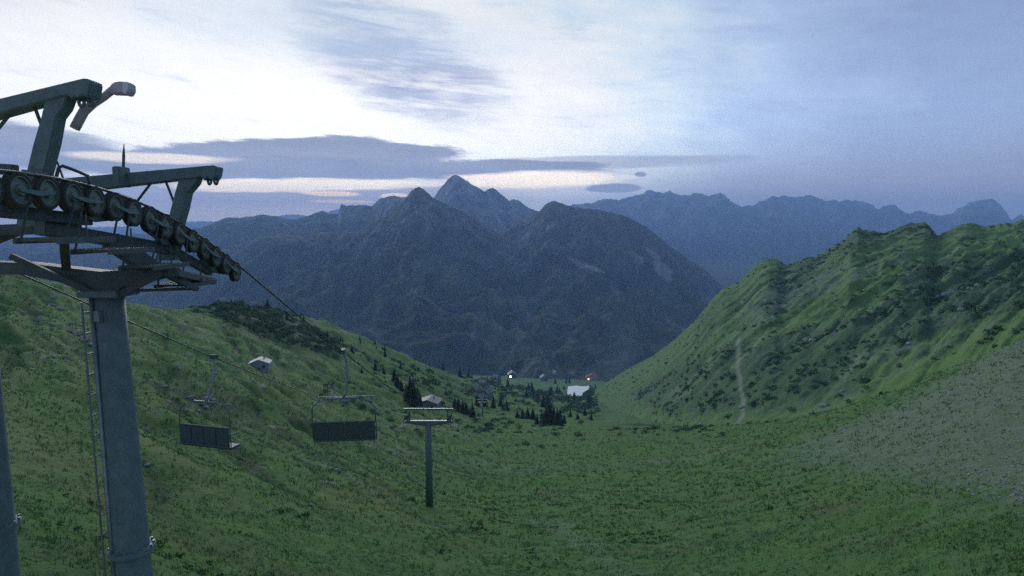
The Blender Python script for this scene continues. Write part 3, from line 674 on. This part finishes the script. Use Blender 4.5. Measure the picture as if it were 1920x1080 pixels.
    for d0, dz in steps:
        z = float(np.interp(d0+.4, SH_D, SH_Z))+dz; g = MB(); x0 = LX(XR, d0)+.20
        for k in range(8): g.box((x0, d0+.06+k*.125, z), (.5, .05, .035))
        g.box((x0-.25, d0+.5, z-.01), (.03, 1.05, .07)).box((x0+.25, d0+.5, z-.01), (.03, 1.05, .07))
        wk = put(g, 'walkway', M_DARK)
        for yy in (d0+.12, d0+.88):
            zt = float(np.interp(yy, SH_D, SH_Z))
            h = MB().tube([Vector((x0-.28, yy, z))-base, Vector((x0-.14, yy, zt-.05))-base], .016, 6); h.build('hanger_rod', M_DARK, wk)
        h = MB().tube([Vector((x0+.24, d0+.5, z))-base, Vector((x0+.24, d0+.5, z+.30))-base], .012, 6); h.build('hanger_rod', M_DARK, wk)
    put(MB().beam(pt(-90, 436, 8.6), pt(138, 426, 8.7), .4, .14), 'walkway', M_DARK, bevel=.01)
    put(MB().beam(pt(-60, 470, 9.0), pt(60, 424, 8.8), .1, .1), 'brace', M_DARK)
    put(MB().beam(pt(118, 425, 8.9), pt(124, 500, 9.8), .12, .12), 'support_post', M_DARK)
    # gantries
    def gantry(poly, th, d, posts, hooks, braces):
        P3 = lambda p: pt(p[0], p[1], p[2] if len(p) > 2 else d)
        bm_ = put(MB().prism([P3(p) for p in poly], (0, th, 0)), 'gantry_beam', M_STEEL, bevel=.012)
        put(MB().prism([P3(p) for p in posts], (0, th*.8, 0)), 'gantry_post', M_STEEL, bevel=.012)
        for hx, hy, rx, ry in hooks:
            ps = [pt(hx+rx*math.cos(k*math.pi/8), hy+ry*math.sin(k*math.pi/8), d)-base for k in range(17)]
            MB().tube(ps, .022, 7, False).build('hook', M_STEEL, bm_, smoothf=True)
        for b0, b1 in braces: put(MB().tube([P3(b0), P3(b1)], .022, 7), 'strut', M_DARK)
    gantry([(-330, 272, 8.35), (-330, 312, 8.35), (95, 193), (128, 184), (140, 182), (147, 190), (153, 184), (160, 187), (166, 181), (173, 186), (178, 184), (182, 157), (178, 152), (168, 151)], .26, 8.35,
           [(95, 189), (137, 181), (128, 205), (115, 222), (106, 270), (88, 340), (82, 425), (40, 425), (55, 345), (72, 275), (88, 220)],
           [(153, 191, 5, 9), (170, 187, 5, 9)], [((65, 200), (81, 243)), ((22, 210), (-20, 262))])
    gantry([(-60, 352, 11.2), (-60, 384, 11.2), (348, 337), (372, 335), (384, 332), (390, 340), (396, 333), (404, 340), (410, 330), (413, 314), (408, 311), (395, 312)], .28, 11.3,
           [(342, 334), (376, 331), (372, 345), (357, 362), (351, 390), (340, 430), (332, 488), (296, 488), (324, 400), (333, 365)],
           [(393, 336, 3.5, 10), (405, 336, 3.5, 10)], [((311, 340), (329, 386)), ((287, 338), (258, 376))])
    # spike on the second gantry
    put(MB().tube([pt(231, 345, 11.2), pt(232, 290, 11.2), pt(232.5, 270, 11.2)], [.026, .024, .006], 7), 'lightning_rod', M_DARK)
    put(MB().box(pt(228, 332, 11.1), (.13, .32, .34)), 'clamp', M_STEEL, bevel=.015)
    # lamp on a bent arm, held by the first gantry's end
    arm = [(140, 241), (150, 222), (158, 208), (175, 195), (195, 182), (208, 171), (221, 166)]
    m = MB(); d = 8.62
    def strip(pts_, w):
        P_ = [pt(x, y, d) for x, y in pts_]; m.tube(P_, w, 10)
    strip(arm, [.062, .062, .062, .05, .048, .05, .07])
    la = put(m, 'lamp_arm', M_LAMP, smoothf=True)
    hd = MB().prism([pt(x, y, d) for x, y in ((206, 173), (218, 157), (230, 155), (247, 156), (249, 170), (243, 181), (236, 178), (210, 177))], (0, .17, 0))
    hd.v = [tuple(Vector(v)-base) for v in hd.v]; h_ = hd.build('lamp_head', M_LAMP, la, .015)
    gl = MB().prism([pt(x, y, d) for x, y in ((237, 157.5), (246.5, 158), (247.5, 170), (242.5, 179), (238, 176))], (0, .185, 0)); gl.v = [tuple(Vector(v)-base) for v in gl.v]; gl.build('lens', M_GLASS, la)
    put(MB().beam(pt(170, 190, 8.35), pt(172, 197, 8.62), .05, .05), 'clamp', M_STEEL)
near_tower()

# ------------------------------------------------------------------ chairs
def make_chair(label):
    root = empty('lift_chair'); tag(root, label, 'chairlift chair', 'chairs on the lift')
    W = 1.08
    g = MB().box((0, 0, .02), (.14, .34, .16)); g.build('grip', M_DARK, root, .01)
    MB().tube([(0, 0, 0), (.12, -.05, -.25), (.14, -.10, -.9), (.08, -.2, -1.45), (0, -.25, -1.6)], .045, 10).build('hanger', M_GALV, root, smoothf=True)
    MB().tube([(-.5, -.25, -1.62), (.5, -.25, -1.62)], .04, 8).build('top_bar', M_GALV, root, smoothf=True)
    for s in (-1, 1):
        MB().tube([(s*.45, -.25, -1.62), (s*.9, -.25, -1.75), (s*1.09, -.25, -1.98), (s*1.11, -.2, -2.5), (s*1.11, -.05, -3.2), (s*1.08, .4, -3.32)], .019, 8).build('side_frame', M_DARK, root, smoothf=True)
        MB().tube([(s*1.06, -.2, -2.75), (s*1.06, .35, -2.72)], .028, 8).build('armrest', M_DARK, root)
    for k in range(4):
        x = -W+W*2*(k+.5)/4
        MB().prism([(x, .52, -3.22), (x, -.02, -3.30), (x, -.02, -3.22), (x, .52, -3.14)], (W*.5-.010, 0, 0)).build('seat', M_SEAT, root, .02)
        MB().prism([(x, -.04, -3.24), (x, -.20, -2.52), (x, -.27, -2.52), (x, -.12, -3.26)], (W*.5-.010, 0, 0)).build('backrest', M_SEAT, root, .02)
    MB().tube([(-1.1, -.24, -2.50), (1.1, -.24, -2.50)], .035, 8).build('back_rail', M_DARK, root)
    MB().tube([(-1.1, -.16, -3.2), (1.1, -.16, -3.2)], .03, 8).build('back_rail', M_DARK, root)
    b = MB().tube([(-1.0, -.3, -2.0), (-1.0, .35, -1.75), (1.0, .35, -1.75), (1.0, -.3, -2.0)], .022, 7)
    for x in (-.45, .45): b.tube([(x, .35, -1.75), (x, .75, -1.35)], .018, 6)
    b.build('safety_bar', M_GALV, root)
    return root
ch = make_chair('empty four-seat chair on the rope that crosses the near sheave wheels')
def hang(o, X, d, rz, dz=0.):
    o.location = (LX(X, d), d, float(rope_z(d))+.0+dz); o.rotation_euler = (R(2), 0, rz)
c2 = copy_tree(ch); c2['label'] = 'empty four-seat chair hanging in front of pale boulders on the slope'
hang(ch, XR, 22.4, R(6)); hang(c2, XL, 23.4, R(-14))
c2.rotation_euler = (R(-10), 0, R(-16))

# ------------------------------------------------------------------ towers further down
def far_tower(y, zt, label, full=True):
    xc = LX((XR+XL)/2, y); g = gz(xc, y)-.3; root = empty('lift_tower', (xc, y, g)); tag(root, label, 'lift tower', 'lift towers further down the line')
    h = zt-g
    MB().tube([(0, 0, 0), (0, 0, h*.5), (0, 0, h-.6)], [.42, .36, .30], 16).build('column', M_STEEL, root, smoothf=True)
    MB().prism([(-2.75, 0, h-.35), (-2.75, 0, h-.62), (-.4, 0, h-1.0), (.4, 0, h-1.0), (2.75, 0, h-.62), (2.75, 0, h-.35)], (0, .35, 0)).build('crossarm', M_GALV, root, .02)
    for s in (-1, 1):
        X = s*2.52
        MB().beam((X, -1.7, h-.1+.35), (X, 1.7, h-.25-.35), .2, .2).build('sheave_beam', M_DARK, root)
        if full:
            for k in range(6):
                yy = -1.5+k*.6; wheel(root, (X, yy, h+.05-yy*.2), .2, .1, 12)
            gg = MB()
            for k in range(10): gg.box((X-s*.0+.5*s, -1.5+k*.33, h-1.0-(-1.5+k*.33)*.2), (.6, .06, .04))
            gg.beam((X+.2*s, -1.7, h-1+.34), (X+.2*s, 1.7, h-1-.34), .05, .08).beam((X+.8*s, -1.7, h-1+.34), (X+.8*s, 1.7, h-1-.34), .05, .08)
            wk = gg.build('walkway', M_DARK, root)
            for yy in (-1.5, 1.5): MB().tube([(X+.2*s, yy, h-1-yy*.2), (X+.1*s, yy, h-.1-yy*.2)], .03, 6).build('hanger_rod', M_DARK, wk)
        MB().beam((X-s*.3, 0, h-.4), (X-s*.3, 0, h+.95), .16, .16).build('gantry_post', M_STEEL, root)
    MB().beam((-2.9, 0, h+1.0), (2.9, 0, h+1.0), .2, .2).build('gantry_beam', M_GALV, root)
    if full:
        m = MB().tube([(-.45, -.15, 0), (-.38, -.15, h-1)], .02, 5).tube([(-.45, .15, 0), (-.38, .15, h-1)], .02, 5); ld = m.build('ladder', M_GALV, root)
        for i in range(int(h/.5)): MB().tube([(-.45+.07*i*.5/h, -.15, .3+i*.5), (-.45+.07*i*.5/h, .15, .3+i*.5)], .02, 5).build('rung', M_GALV, ld)
far_tower(73, -22.2, 'single-column lift tower with pale crossarm, next one down from the hooked gantries')
far_tower(350, -97.2, 'small distant lift tower standing low on the slope above the valley trees', False)

# ------------------------------------------------------------------ vegetation
def blob_base():
    bm = bmesh.new(); bmesh.ops.create_icosphere(bm, subdivisions=2, radius=1)
    V = np.array([v.co[:] for v in bm.verts]); Fc = np.array([[v.index for v in f.verts] for f in bm.faces]); bm.free(); return V, Fc
def leaf_cloud(n, rad, seed, flat=.8):
    r = np.random.default_rng(seed); d = r.normal(size=(n, 3)); d /= np.linalg.norm(d, axis=1)[:, None]
    rr = (.55+.5*r.random(n))*(1+.25*np.sin(d[:, 0]*5+seed)*np.cos(d[:, 1]*4)); p = d*rr[:, None]*rad; p[:, 2] = np.abs(p[:, 2])*flat
    t = r.normal(size=(n, 3)); t /= np.linalg.norm(t, axis=1)[:, None]; b = np.cross(t, d+.3*r.normal(size=(n, 3))); b /= np.linalg.norm(b, axis=1)[:, None]+1e-6
    s = rad*(.16+.14*r.random(n))[:, None]
    V = np.stack([p-t*s, p+t*s, p+b*s*1.3], 1).reshape(-1, 3); Fc = np.arange(3*n).reshape(n, 3); return V, Fc
PROTO = [leaf_cloud(46, 1., 900+k) for k in range(6)]
def scatter(name, pts, rads, mat, label, cat='shrubs', proto=PROTO):
    Vs, Fs = [], []; b = 0
    for p, r_ in zip(pts, rads):
        V, Fc = proto[rng.integers(len(proto))]; an = rng.random()*6.28; c, s = math.cos(an), math.sin(an)
        W = np.stack([V[:, 0]*c-V[:, 1]*s, V[:, 0]*s+V[:, 1]*c, V[:, 2]*(.8+.5*rng.random())], 1)*r_+p; Vs.append(W); Fs.append(Fc+b); b += len(W)
    o = mesh_np(name, np.concatenate(Vs), np.concatenate(Fs), mat, smoothf=False); tag(o, label, cat, kind='stuff'); return o
# thicket on the left slope
def near_pts(poly, n, dmax, dmin=40):
    out = []
    xs = [p[0] for p in poly]; ys = [p[1] for p in poly]
    a0, a1 = (min(xs)-960)/F, (max(xs)-960)/F
    while len(out) < n:
        d = np.sqrt(rng.random(6000)*(dmax**2-dmin**2)+dmin**2); a = a0+(a1-a0)*rng.random(6000); x = a*d; z = near_z(x, d); P = np.stack([x, d, z], 1)
        px, py = project(P); ok = inpoly(px+fbm(x/9, d/9, 3, 5)*9, py+fbm(x/9, d/9+9, 3, 5)*9, poly); out += list(P[ok])
        if not ok.any(): break
    return np.array(out[:n])
P1 = near_pts(SHRUBS_L[0], 520, 560, 180); P2 = near_pts(SHRUBS_L[1], 160, 420, 200)
scatter('alder_thicket', np.concatenate([P1, P2]), 1.3+1.6*rng.random(len(P1)+len(P2)), M_ALDER, 'dark alder thicket spread over the brow of the left meadow slope', 'thicket')
P3 = np.concatenate([near_pts([(700, 770), (900, 790), (1060, 800), (1120, 830), (900, 850), (740, 830)], 130, 330, 150), near_pts([(1120, 760), (1400, 790), (1500, 800), (1400, 830), (1150, 815)], 150, 330, 180), near_pts([(560, 690), (720, 730), (760, 790), (640, 780), (560, 730)], 60, 330, 120), near_pts([(640, 640), (760, 680), (860, 720), (860, 790), (760, 770), (700, 720)], 170, 800, 180), near_pts([(860, 715), (1110, 725), (1130, 790), (960, 806), (850, 795)], 760, 1200, 260)])
scatter('valley_bushes', P3, (.5+2.2*rng.random(len(P3))**2)*np.clip(P3[:, 1]/350, .5, 3), M_ALDER, 'loose dark bushes along the foot of the slope towards the pond', 'bushes')
P4 = near_pts([(-50, 930), (1500, 900), (1650, 1100), (-50, 1100)], 2600, 90, 24)
P4 = P4[fbm(P4[:, 0]/7, P4[:, 1]/7, 4, 131) > .42]
scatter('low_heath', P4, .08+.20*rng.random(len(P4)), M_HEATH, 'low dark heath patches scattered in the foreground meadow', 'heath')
# shrubs on the right ridge
def ridge_pts(n):
    nv, nu, _ = RIDGE_P.shape; out = []; pr = (RIDGE_S*.9+.10)
    while len(out) < n:
        i = rng.integers(3, 272, 8000); j = rng.integers(20, nu-140, 8000); P = RIDGE_P[i, j]; cl = fbm(P[:, 0]/35, P[:, 1]/35, 3, 91)
        w = P[:, 1]*np.gradient(RIDGE_P[:, 0, 1])[i]/600
        ok = rng.random(8000) < (pr[i, j]*smooth(cl, -.35, .35)*np.clip(w/1.4, 0, 1)+.02); out += list(P[ok])
    return np.array(out[:n])
P5 = ridge_pts(2600)
_px, _py = project(P5); P5 = P5[segdist(_px, _py, PATH) > 10]
scatter('ridge_scrub', P5-np.array([0, 0, .3]), 0.9+1.9*rng.random(len(P5))**2, M_ALDER, 'dark scrub covering the steep green ridge on the far side of the scree', 'scrub')

P6 = ridge_pts(260)
rock_v, rock_f = blob_base(); RP = [(rock_v*(1+.5*fbm(rock_v[:, 0]*1.6+k*7, rock_v[:, 1]*1.6+rock_v[:, 2]*1.3, 3, k)[:, None])*np.array([1, .8, .7]), rock_f) for k in range(5)]
scatter('ridge_rocks', P6, .5+1.6*rng.random(len(P6))**3, M_ROCK, 'grey rocks strewn over the steep green ridge', 'rocks', RP)
P7 = near_pts([(-50, 520), (700, 640), (900, 830), (700, 1000), (-50, 1000)], 420, 260, 40)
scatter('meadow_stones', P7, .06+.30*rng.random(len(P7))**4*np.clip(P7[:, 1]/60, 1, 3), M_ROCK, 'small pale stones strewn over the left meadow slope', 'stones', RP)
def conifer_mesh(seed, n=26):
    r = random.Random(seed); vs, fs = [], []
    for k in range(n):
        f = k/(n-1); z = .10+.86*f; R0 = .20*(1-f)**.85+.015; cnt = max(5, int(15*(1-f))+4)
        for j in range(cnt):
            an = r.random()*6.283; L = R0*(.65+.55*r.random()); w = L*.34; dz = -.05-.35*L*r.random(); zz = z+r.uniform(-.02, .02)
            c, s = math.cos(an), math.sin(an); b = len(vs)
            vs += [(0, 0, zz), (c*L*.6-s*w, s*L*.6+c*w, zz+dz*.5), (c*L, s*L, zz+dz), (c*L*.6+s*w, s*L*.6-c*w, zz+dz*.45-.01)]; fs += [(b, b+1, b+2), (b, b+2, b+3)]
    return np.array(vs), np.array(fs)
def make_tree(seed):
    root = empty('conifer_tree'); V, Fc = conifer_mesh(seed)
    mesh_np('crown', V, Fc, M_NEEDLE, root, False)
    MB().tube([(0, 0, -.06), (0, 0, .5), (0, 0, .95)], [.02, .013, .003], 7).build('trunk', M_BARK, root)
    return root
TR = [make_tree(k) for k in range(4)]; first = [True]*4
def plant(px, d, h, label, group):
    k = rng.integers(4); x = (px-960)/F*d*(1.0); z = gz(x, d)
    o = TR[k] if first[k] else copy_tree(TR[k]); first[k] = False
    o.location = (x, d, z-.02*h); s = h*(.9+.2*rng.random()); wd = s*rng.uniform(1.0, 1.5)
    o.scale = (wd, wd, s); o.rotation_euler = (0, 0, rng.random()*6.28); tag(o, label, 'tree', group)
for px, d, h in ((757, 268, 8), (765, 262, 11), (772, 258, 12), (779, 264, 9), (768, 272, 10), (784, 270, 7), (748, 300, 7), (741, 320, 8), (735, 335, 7)):
    plant(px, d, h, ('tallest dark conifer' if h == 12 else 'dark conifer')+' in the tight clump on the slope beside the lift line', 'conifer clump beside the lift line')
for px, d, h in ((850, 330, 8), (857, 325, 9), (865, 318, 9), (872, 322, 8), (884, 310, 9), (879, 306, 6), (893, 420, 11), (908, 440, 9), (924, 470, 12), (938, 500, 10), (950, 480, 9)):
    plant(px, d, h, ('tallest dark conifer' if h == 12 else 'dark conifer')+' in the loose row below the clump, on the lower slope', 'conifers on the lower slope')
for px, d, h in ((1008, 372, 8), (1017, 366, 11), (1025, 360, 14), (1032, 368, 16), (1040, 362, 13), (1047, 356, 11), (1052, 365, 12), (970, 400, 8), (980, 396, 9), (990, 410, 10), (1000, 405, 8), (1060, 420, 8), (1072, 480, 9), (1020, 620, 16), (1028, 640, 18), (1100, 560, 9), (1112, 470, 8), (1086, 440, 7)):
    plant(px, d, h, ('tallest dark conifer' if h == 18 else 'dark conifer')+' standing among bushes in front of the pond', 'conifers in front of the pond')
for i in range(46):
    px = rng.uniform(800, 1120); d = rng.uniform(800, 1750); plant(px, d, rng.uniform(12, 20), 'conifer in the valley wood around the village', 'valley wood')
for i in range(34):
    px = rng.uniform(430, 760); d = rng.uniform(300, 640); plant(px, d, rng.uniform(3, 6.5), 'small conifer scattered through the thicket on the left slope', 'conifers in the thicket')

# grass tufts
def tufts():
    n = 62000; d = np.exp(rng.uniform(math.log(13), math.log(330), n)); a = rng.uniform(-.9, .9, n); x = a*d; z = near_z(x, d)
    P = np.stack([x, d, z], 1); px, py = cover(P, 9.)
    dens = smooth(fbm(x/3.5, d/3.5, 3, 55), -.5, .35)
    keep = (~inpoly(px, py, SCREE) | (rng.random(n) < .4)) & (rng.random(n) < .25+.75*dens) & (py < 1180); P = P[keep]; n = len(P)
    k = 5; an = rng.random((n, k))*6.283; h = (.07+.15*rng.random((n, k)))*(.7+.6*rng.random((n, 1)))*np.clip(P[:, 1:2]/50, .7, 3.)
    bx = rng.normal(0, .07, (n, k))*np.clip(P[:, 1:2]/30, 1, 2.5); by = rng.normal(0, .07, (n, k))*np.clip(P[:, 1:2]/30, 1, 2.5); w = .022*np.clip(P[:, 1:2]/28, 1, 3.2)
    c, s = np.cos(an), np.sin(an); b0 = np.stack([P[:, :1]+bx-w*s, P[:, 1:2]+by+w*c, P[:, 2:]+0*bx-.03], 2); b1 = np.stack([P[:, :1]+bx+w*s, P[:, 1:2]+by-w*c, P[:, 2:]+0*bx-.03], 2)
    tp = np.stack([P[:, :1]+bx+c*h*.55, P[:, 1:2]+by+s*h*.55, P[:, 2:]+h], 2)
    V = np.stack([b0, b1, tp], 2).reshape(-1, 3); Fc = np.arange(len(V)).reshape(-1, 3)
    m = Mat('grass_blades', .95, .1); n1 = m.noise(.35, 4, .65); n2 = m.noise(4., 3, .7); c_ = m.mix(m.rng(n1, .36, .66), (.076, .182, .054), (.132, .266, .076)); m.color(m.mix(m.rng(n2, .5, .75, 0, .7), c_, (.21, .25, .11)))
    tag(mesh_np('grass', V, Fc, m.m, smoothf=False), 'short alpine grass covering the meadow slope', 'grass', kind='stuff')
tufts()

# stones on the scree
def stones():
    n = 14000; d = np.exp(rng.uniform(math.log(25), math.log(170), n)); a = rng.uniform(.25, .95, n); x = a*d; P = np.stack([x, d, near_z(x, d)], 1)
    px, py = cover(P, 9.); P = P[inpoly(px, py, SCREE)]
    bm = bmesh.new(); bmesh.ops.create_icosphere(bm, subdivisions=1, radius=1); V = np.array([v.co[:] for v in bm.verts]); Fc = np.array([[v.index for v in f.verts] for f in bm.faces]); bm.free()
    pro = [(V*np.array([1, .8, .55])*(1+.35*np.random.default_rng(k).normal(size=(len(V), 1))*.6), Fc) for k in range(6)]
    scatter('scree_stones', P, .03+.15*rng.random(len(P))**5*np.clip(P[:, 1]/50, 1, 2), M_SCREE, 'loose grey stones lying over the bare scree slope', 'gravel', pro)
stones()

# ------------------------------------------------------------------ boulders
def boulder(px, py, w, label, group=None):
    d = np.exp(np.linspace(math.log(30), math.log(420), 900)); a = (px-960)/F; z = near_z(a*d, d); _, yy = project(np.stack([a*d, d, z], 1))
    k = np.argmax(yy < py); D = d[k]; s = w/F*D
    bm = bmesh.new(); bmesh.ops.create_icosphere(bm, subdivisions=3, radius=.5); r = np.random.default_rng(int(px*7+py))
    for v in bm.verts:
        n = float(fbm(np.array([v.co.x*2.2+px]), np.array([v.co.y*2.2+v.co.z*1.7+py]), 3, 8)[0]); v.co *= 1+.45*n
        v.co.z = max(v.co.z, -.22)
    me = bpy.data.meshes.new('boulder'); bm.to_mesh(me); bm.free(); me.materials.append(M_ROCK)
    o = bpy.data.objects.new('boulder', me); COL.objects.link(o); o.location = (a*D, D, z[k]+s*.10); o.scale = (s, s*.8, s*.62); o.rotation_euler = (0, 0, r.random()*6)
    tag(o, label, 'boulder', group)
for px, py, w in ((345, 748, 15), (366, 760, 18), (374, 750, 16), (358, 772, 10), (388, 752, 12), (372, 766, 12)):
    boulder(px, py, w, 'pale boulder in the cluster behind the chair on the far rope', 'boulders behind the chair')
for px, py, w in ((132, 628, 20), (148, 640, 24), (158, 648, 15), (120, 622, 14)): boulder(px, py, w, 'pale boulder in the outcrop on the slope behind the tower column', 'outcrop behind the tower')
for px, py, w in ((66, 603, 16), (90, 612, 13), (35, 588, 12), (105, 582, 16), (92, 574, 10)): boulder(px, py, w, 'grey stone high on the slope beyond the outcrop', 'stones high on the slope')
boulder(257, 716, 9, 'small round pale stone alone in the meadow beside the tower column'); boulder(296, 726, 11, 'flat pale stone in the meadow between column and boulder cluster')
boulder(405, 733, 9, 'small white stone under the footrest of the chair on the far rope'); boulder(640, 752, 22, 'long pale stone slab above the chair on the near rope')
boulder(700, 775, 10, 'pale stone beside the chair on the near rope')

# ------------------------------------------------------------------ buildings
def ground_at(px, py, d0=40, d1=2600):
    d = np.exp(np.linspace(math.log(d0), math.log(d1), 2500)); a = (px-960)/F; z = near_z(a*d, d); _, yy = project(np.stack([a*d, d, z], 1)); k = np.argmin(np.where(yy <= py+.5, 0, 1)*1e6+d*0+np.arange(len(d))*1e-3)
    return Vector((a*d[k], d[k], z[k]))
def house(name, loc, w, l, h, rh, rz, label, cat, wall=None, roof=None, lit=None, group=None, wins=2):
    root = empty(name, loc, rz); tag(root, label, cat, group); wall = wall or M_WALL; roof = roof or M_ROOF
    MB().prism([(-w/2, 0, -h*.6), (w/2, 0, -h*.6), (w/2, 0, h), (0, 0, h+rh), (-w/2, 0, h)], (0, l, 0)).build('wall', wall, root)
    r = MB(); ov = w*.09
    for s in (-1, 1):
        k = rh/(w/2); r.prism([(0, 0, h+rh+.02), (s*(w/2+ov), 0, h-ov*k+.02), (s*(w/2+ov), 0, h-ov*k+.22), (0, 0, h+rh+.25)], (0, l*1.12, 0))
    rr = r.build('roof', roof, root); MB().box((w*.2, l*.2, h+rh*.9), (w*.07, w*.07, rh*.8)).build('chimney', wall, rr)
    for i in range(wins):
        x = -w/2+w*(i+.5)/wins
        wd = MB().box((x, -l/2-.03, h*.55), (w*.16, .08, h*.3)).build('window', lit if (lit and i == 0) else M_PANE, root)
        MB().box((x, -l/2-.05, h*.55-h*.17), (w*.2, .16, h*.04)).build('sill', M_ROOF, wd)
    MB().box((0, -l/2-.04, h*.22 if wins != 2 else h*.2), (w*.12, .1, h*.42)).build('door', M_WOOD, root)
    return root
p = ground_at(480, 692); house('hut', p, p.y*34/F, p.y*30/F, p.y*13/F, p.y*7/F, R(12), 'small pale hut standing alone on the left meadow slope', 'hut', plain('hut_wall', (.26, .30, .34), .8, .1), plain('hut_roof', (.32, .34, .36), .6, .15))
p = ground_at(802, 764); house('barn', p, p.y*36/F, p.y*36/F, p.y*13/F, p.y*6/F, R(-8), 'low grey barn beside the conifer clump above the lower lift tower', 'barn', plain('barn_wall', (.22, .22, .22), .9), M_ROOF)
M_HOUSE = plain('house_wall', (.26, .26, .27), .9)
VH = [(1042, 706, 14), (1056, 704, 12), (1072, 707, 13), (1086, 705, 11), (1130, 711, 12), (1020, 712, 12), (930, 712, 12), (905, 722, 13), (893, 735, 14), (912, 742, 15), (900, 752, 16), (985, 706, 10)]
for i, (px, py, w) in enumerate(VH):
    p = ground_at(px, py, 500); s = p.y*w/F; house('valley_house', p, s, s*1.2, s*.5, s*.35, rng.uniform(-.9, .9), ('small grey house with dark windows in the row behind the pond', 'small grey house with dark windows on the lower slope beside the conifers')[px < 1000], 'house', M_HOUSE, M_ROOF, group=('houses behind the pond', 'houses on the lower slope')[px < 1000])
p = ground_at(960, 708, 500); s = p.y*15/F; house('valley_house', p, s, s*1.1, s*.55, s*.35, .1, 'valley house with one bright orange window standing in for a lamp', 'house', M_WOOD, M_ROOF, M_LIT)  # the glowing window is added to stand in for an orange lamp
p = ground_at(1112, 712, 500); s = p.y*20/F; house('valley_house', p, s, s, s*.35, s*.25, -.2, 'valley house with red roof and glowing window standing in for a red light by the road', 'house', M_WALL, M_RED, M_LITRED)  # glowing window added in place of a red light by the road

# ------------------------------------------------------------------ pond
def pond():
    out = [(1065, 725), (1080, 723.5), (1094, 725), (1105, 724), (1104, 730), (1097, 734), (1093, 737), (1088, 746), (1082, 749), (1072, 748), (1067, 754), (1062, 753), (1065, 744), (1063.5, 734)]
    zp = gz((1085-960)/F*1150, 1150)+3
    V = []
    for x, y in out:
        a, e = ae(x, y); d = zp/float(e); V.append((float(a)*d, d, zp))
    tag(MB().prism(V, (0, 0, 1.2)).build('pond', M_WATER), kind='structure')
    # earth rim
    c = sum((Vector(v) for v in V), Vector())/len(V); n = len(V); rim = MB(); vs = []
    for k, zz, in ((1.0, -.3), (1.06, -.1), (1.12, -.2), (1.5, -14.)):
        vs += [c+(Vector(v)-c)*k+Vector((0, 0, zz)) for v in V]
    rim.add(vs, [(r*n+i, r*n+(i+1) % n, (r+1)*n+(i+1) % n, (r+1)*n+i) for r in range(3) for i in range(n)])
    tag(rim.build('pond_embankment', M_ALDER), kind='structure')
pond()

# ------------------------------------------------------------------ air
hm = bpy.data.materials.new('air'); hm.use_nodes = True; nt = hm.node_tree; nt.nodes.clear()
vo = nt.nodes.new('ShaderNodeOutputMaterial'); pv = nt.nodes.new('ShaderNodeVolumePrincipled'); nt.links.new(pv.outputs[0], vo.inputs['Volume'])
pv.inputs['Density'].default_value = 8.6e-5; pv.inputs['Color'].default_value = (.36, .57, 1., 1); pv.inputs['Anisotropy'].default_value = .1
hz = MB().box((0, 10500, 206), (52000, 25000, 1388)).build('haze', hm); tag(hz, 'pale blue air between the camera and the far mountains', 'haze', kind='stuff')
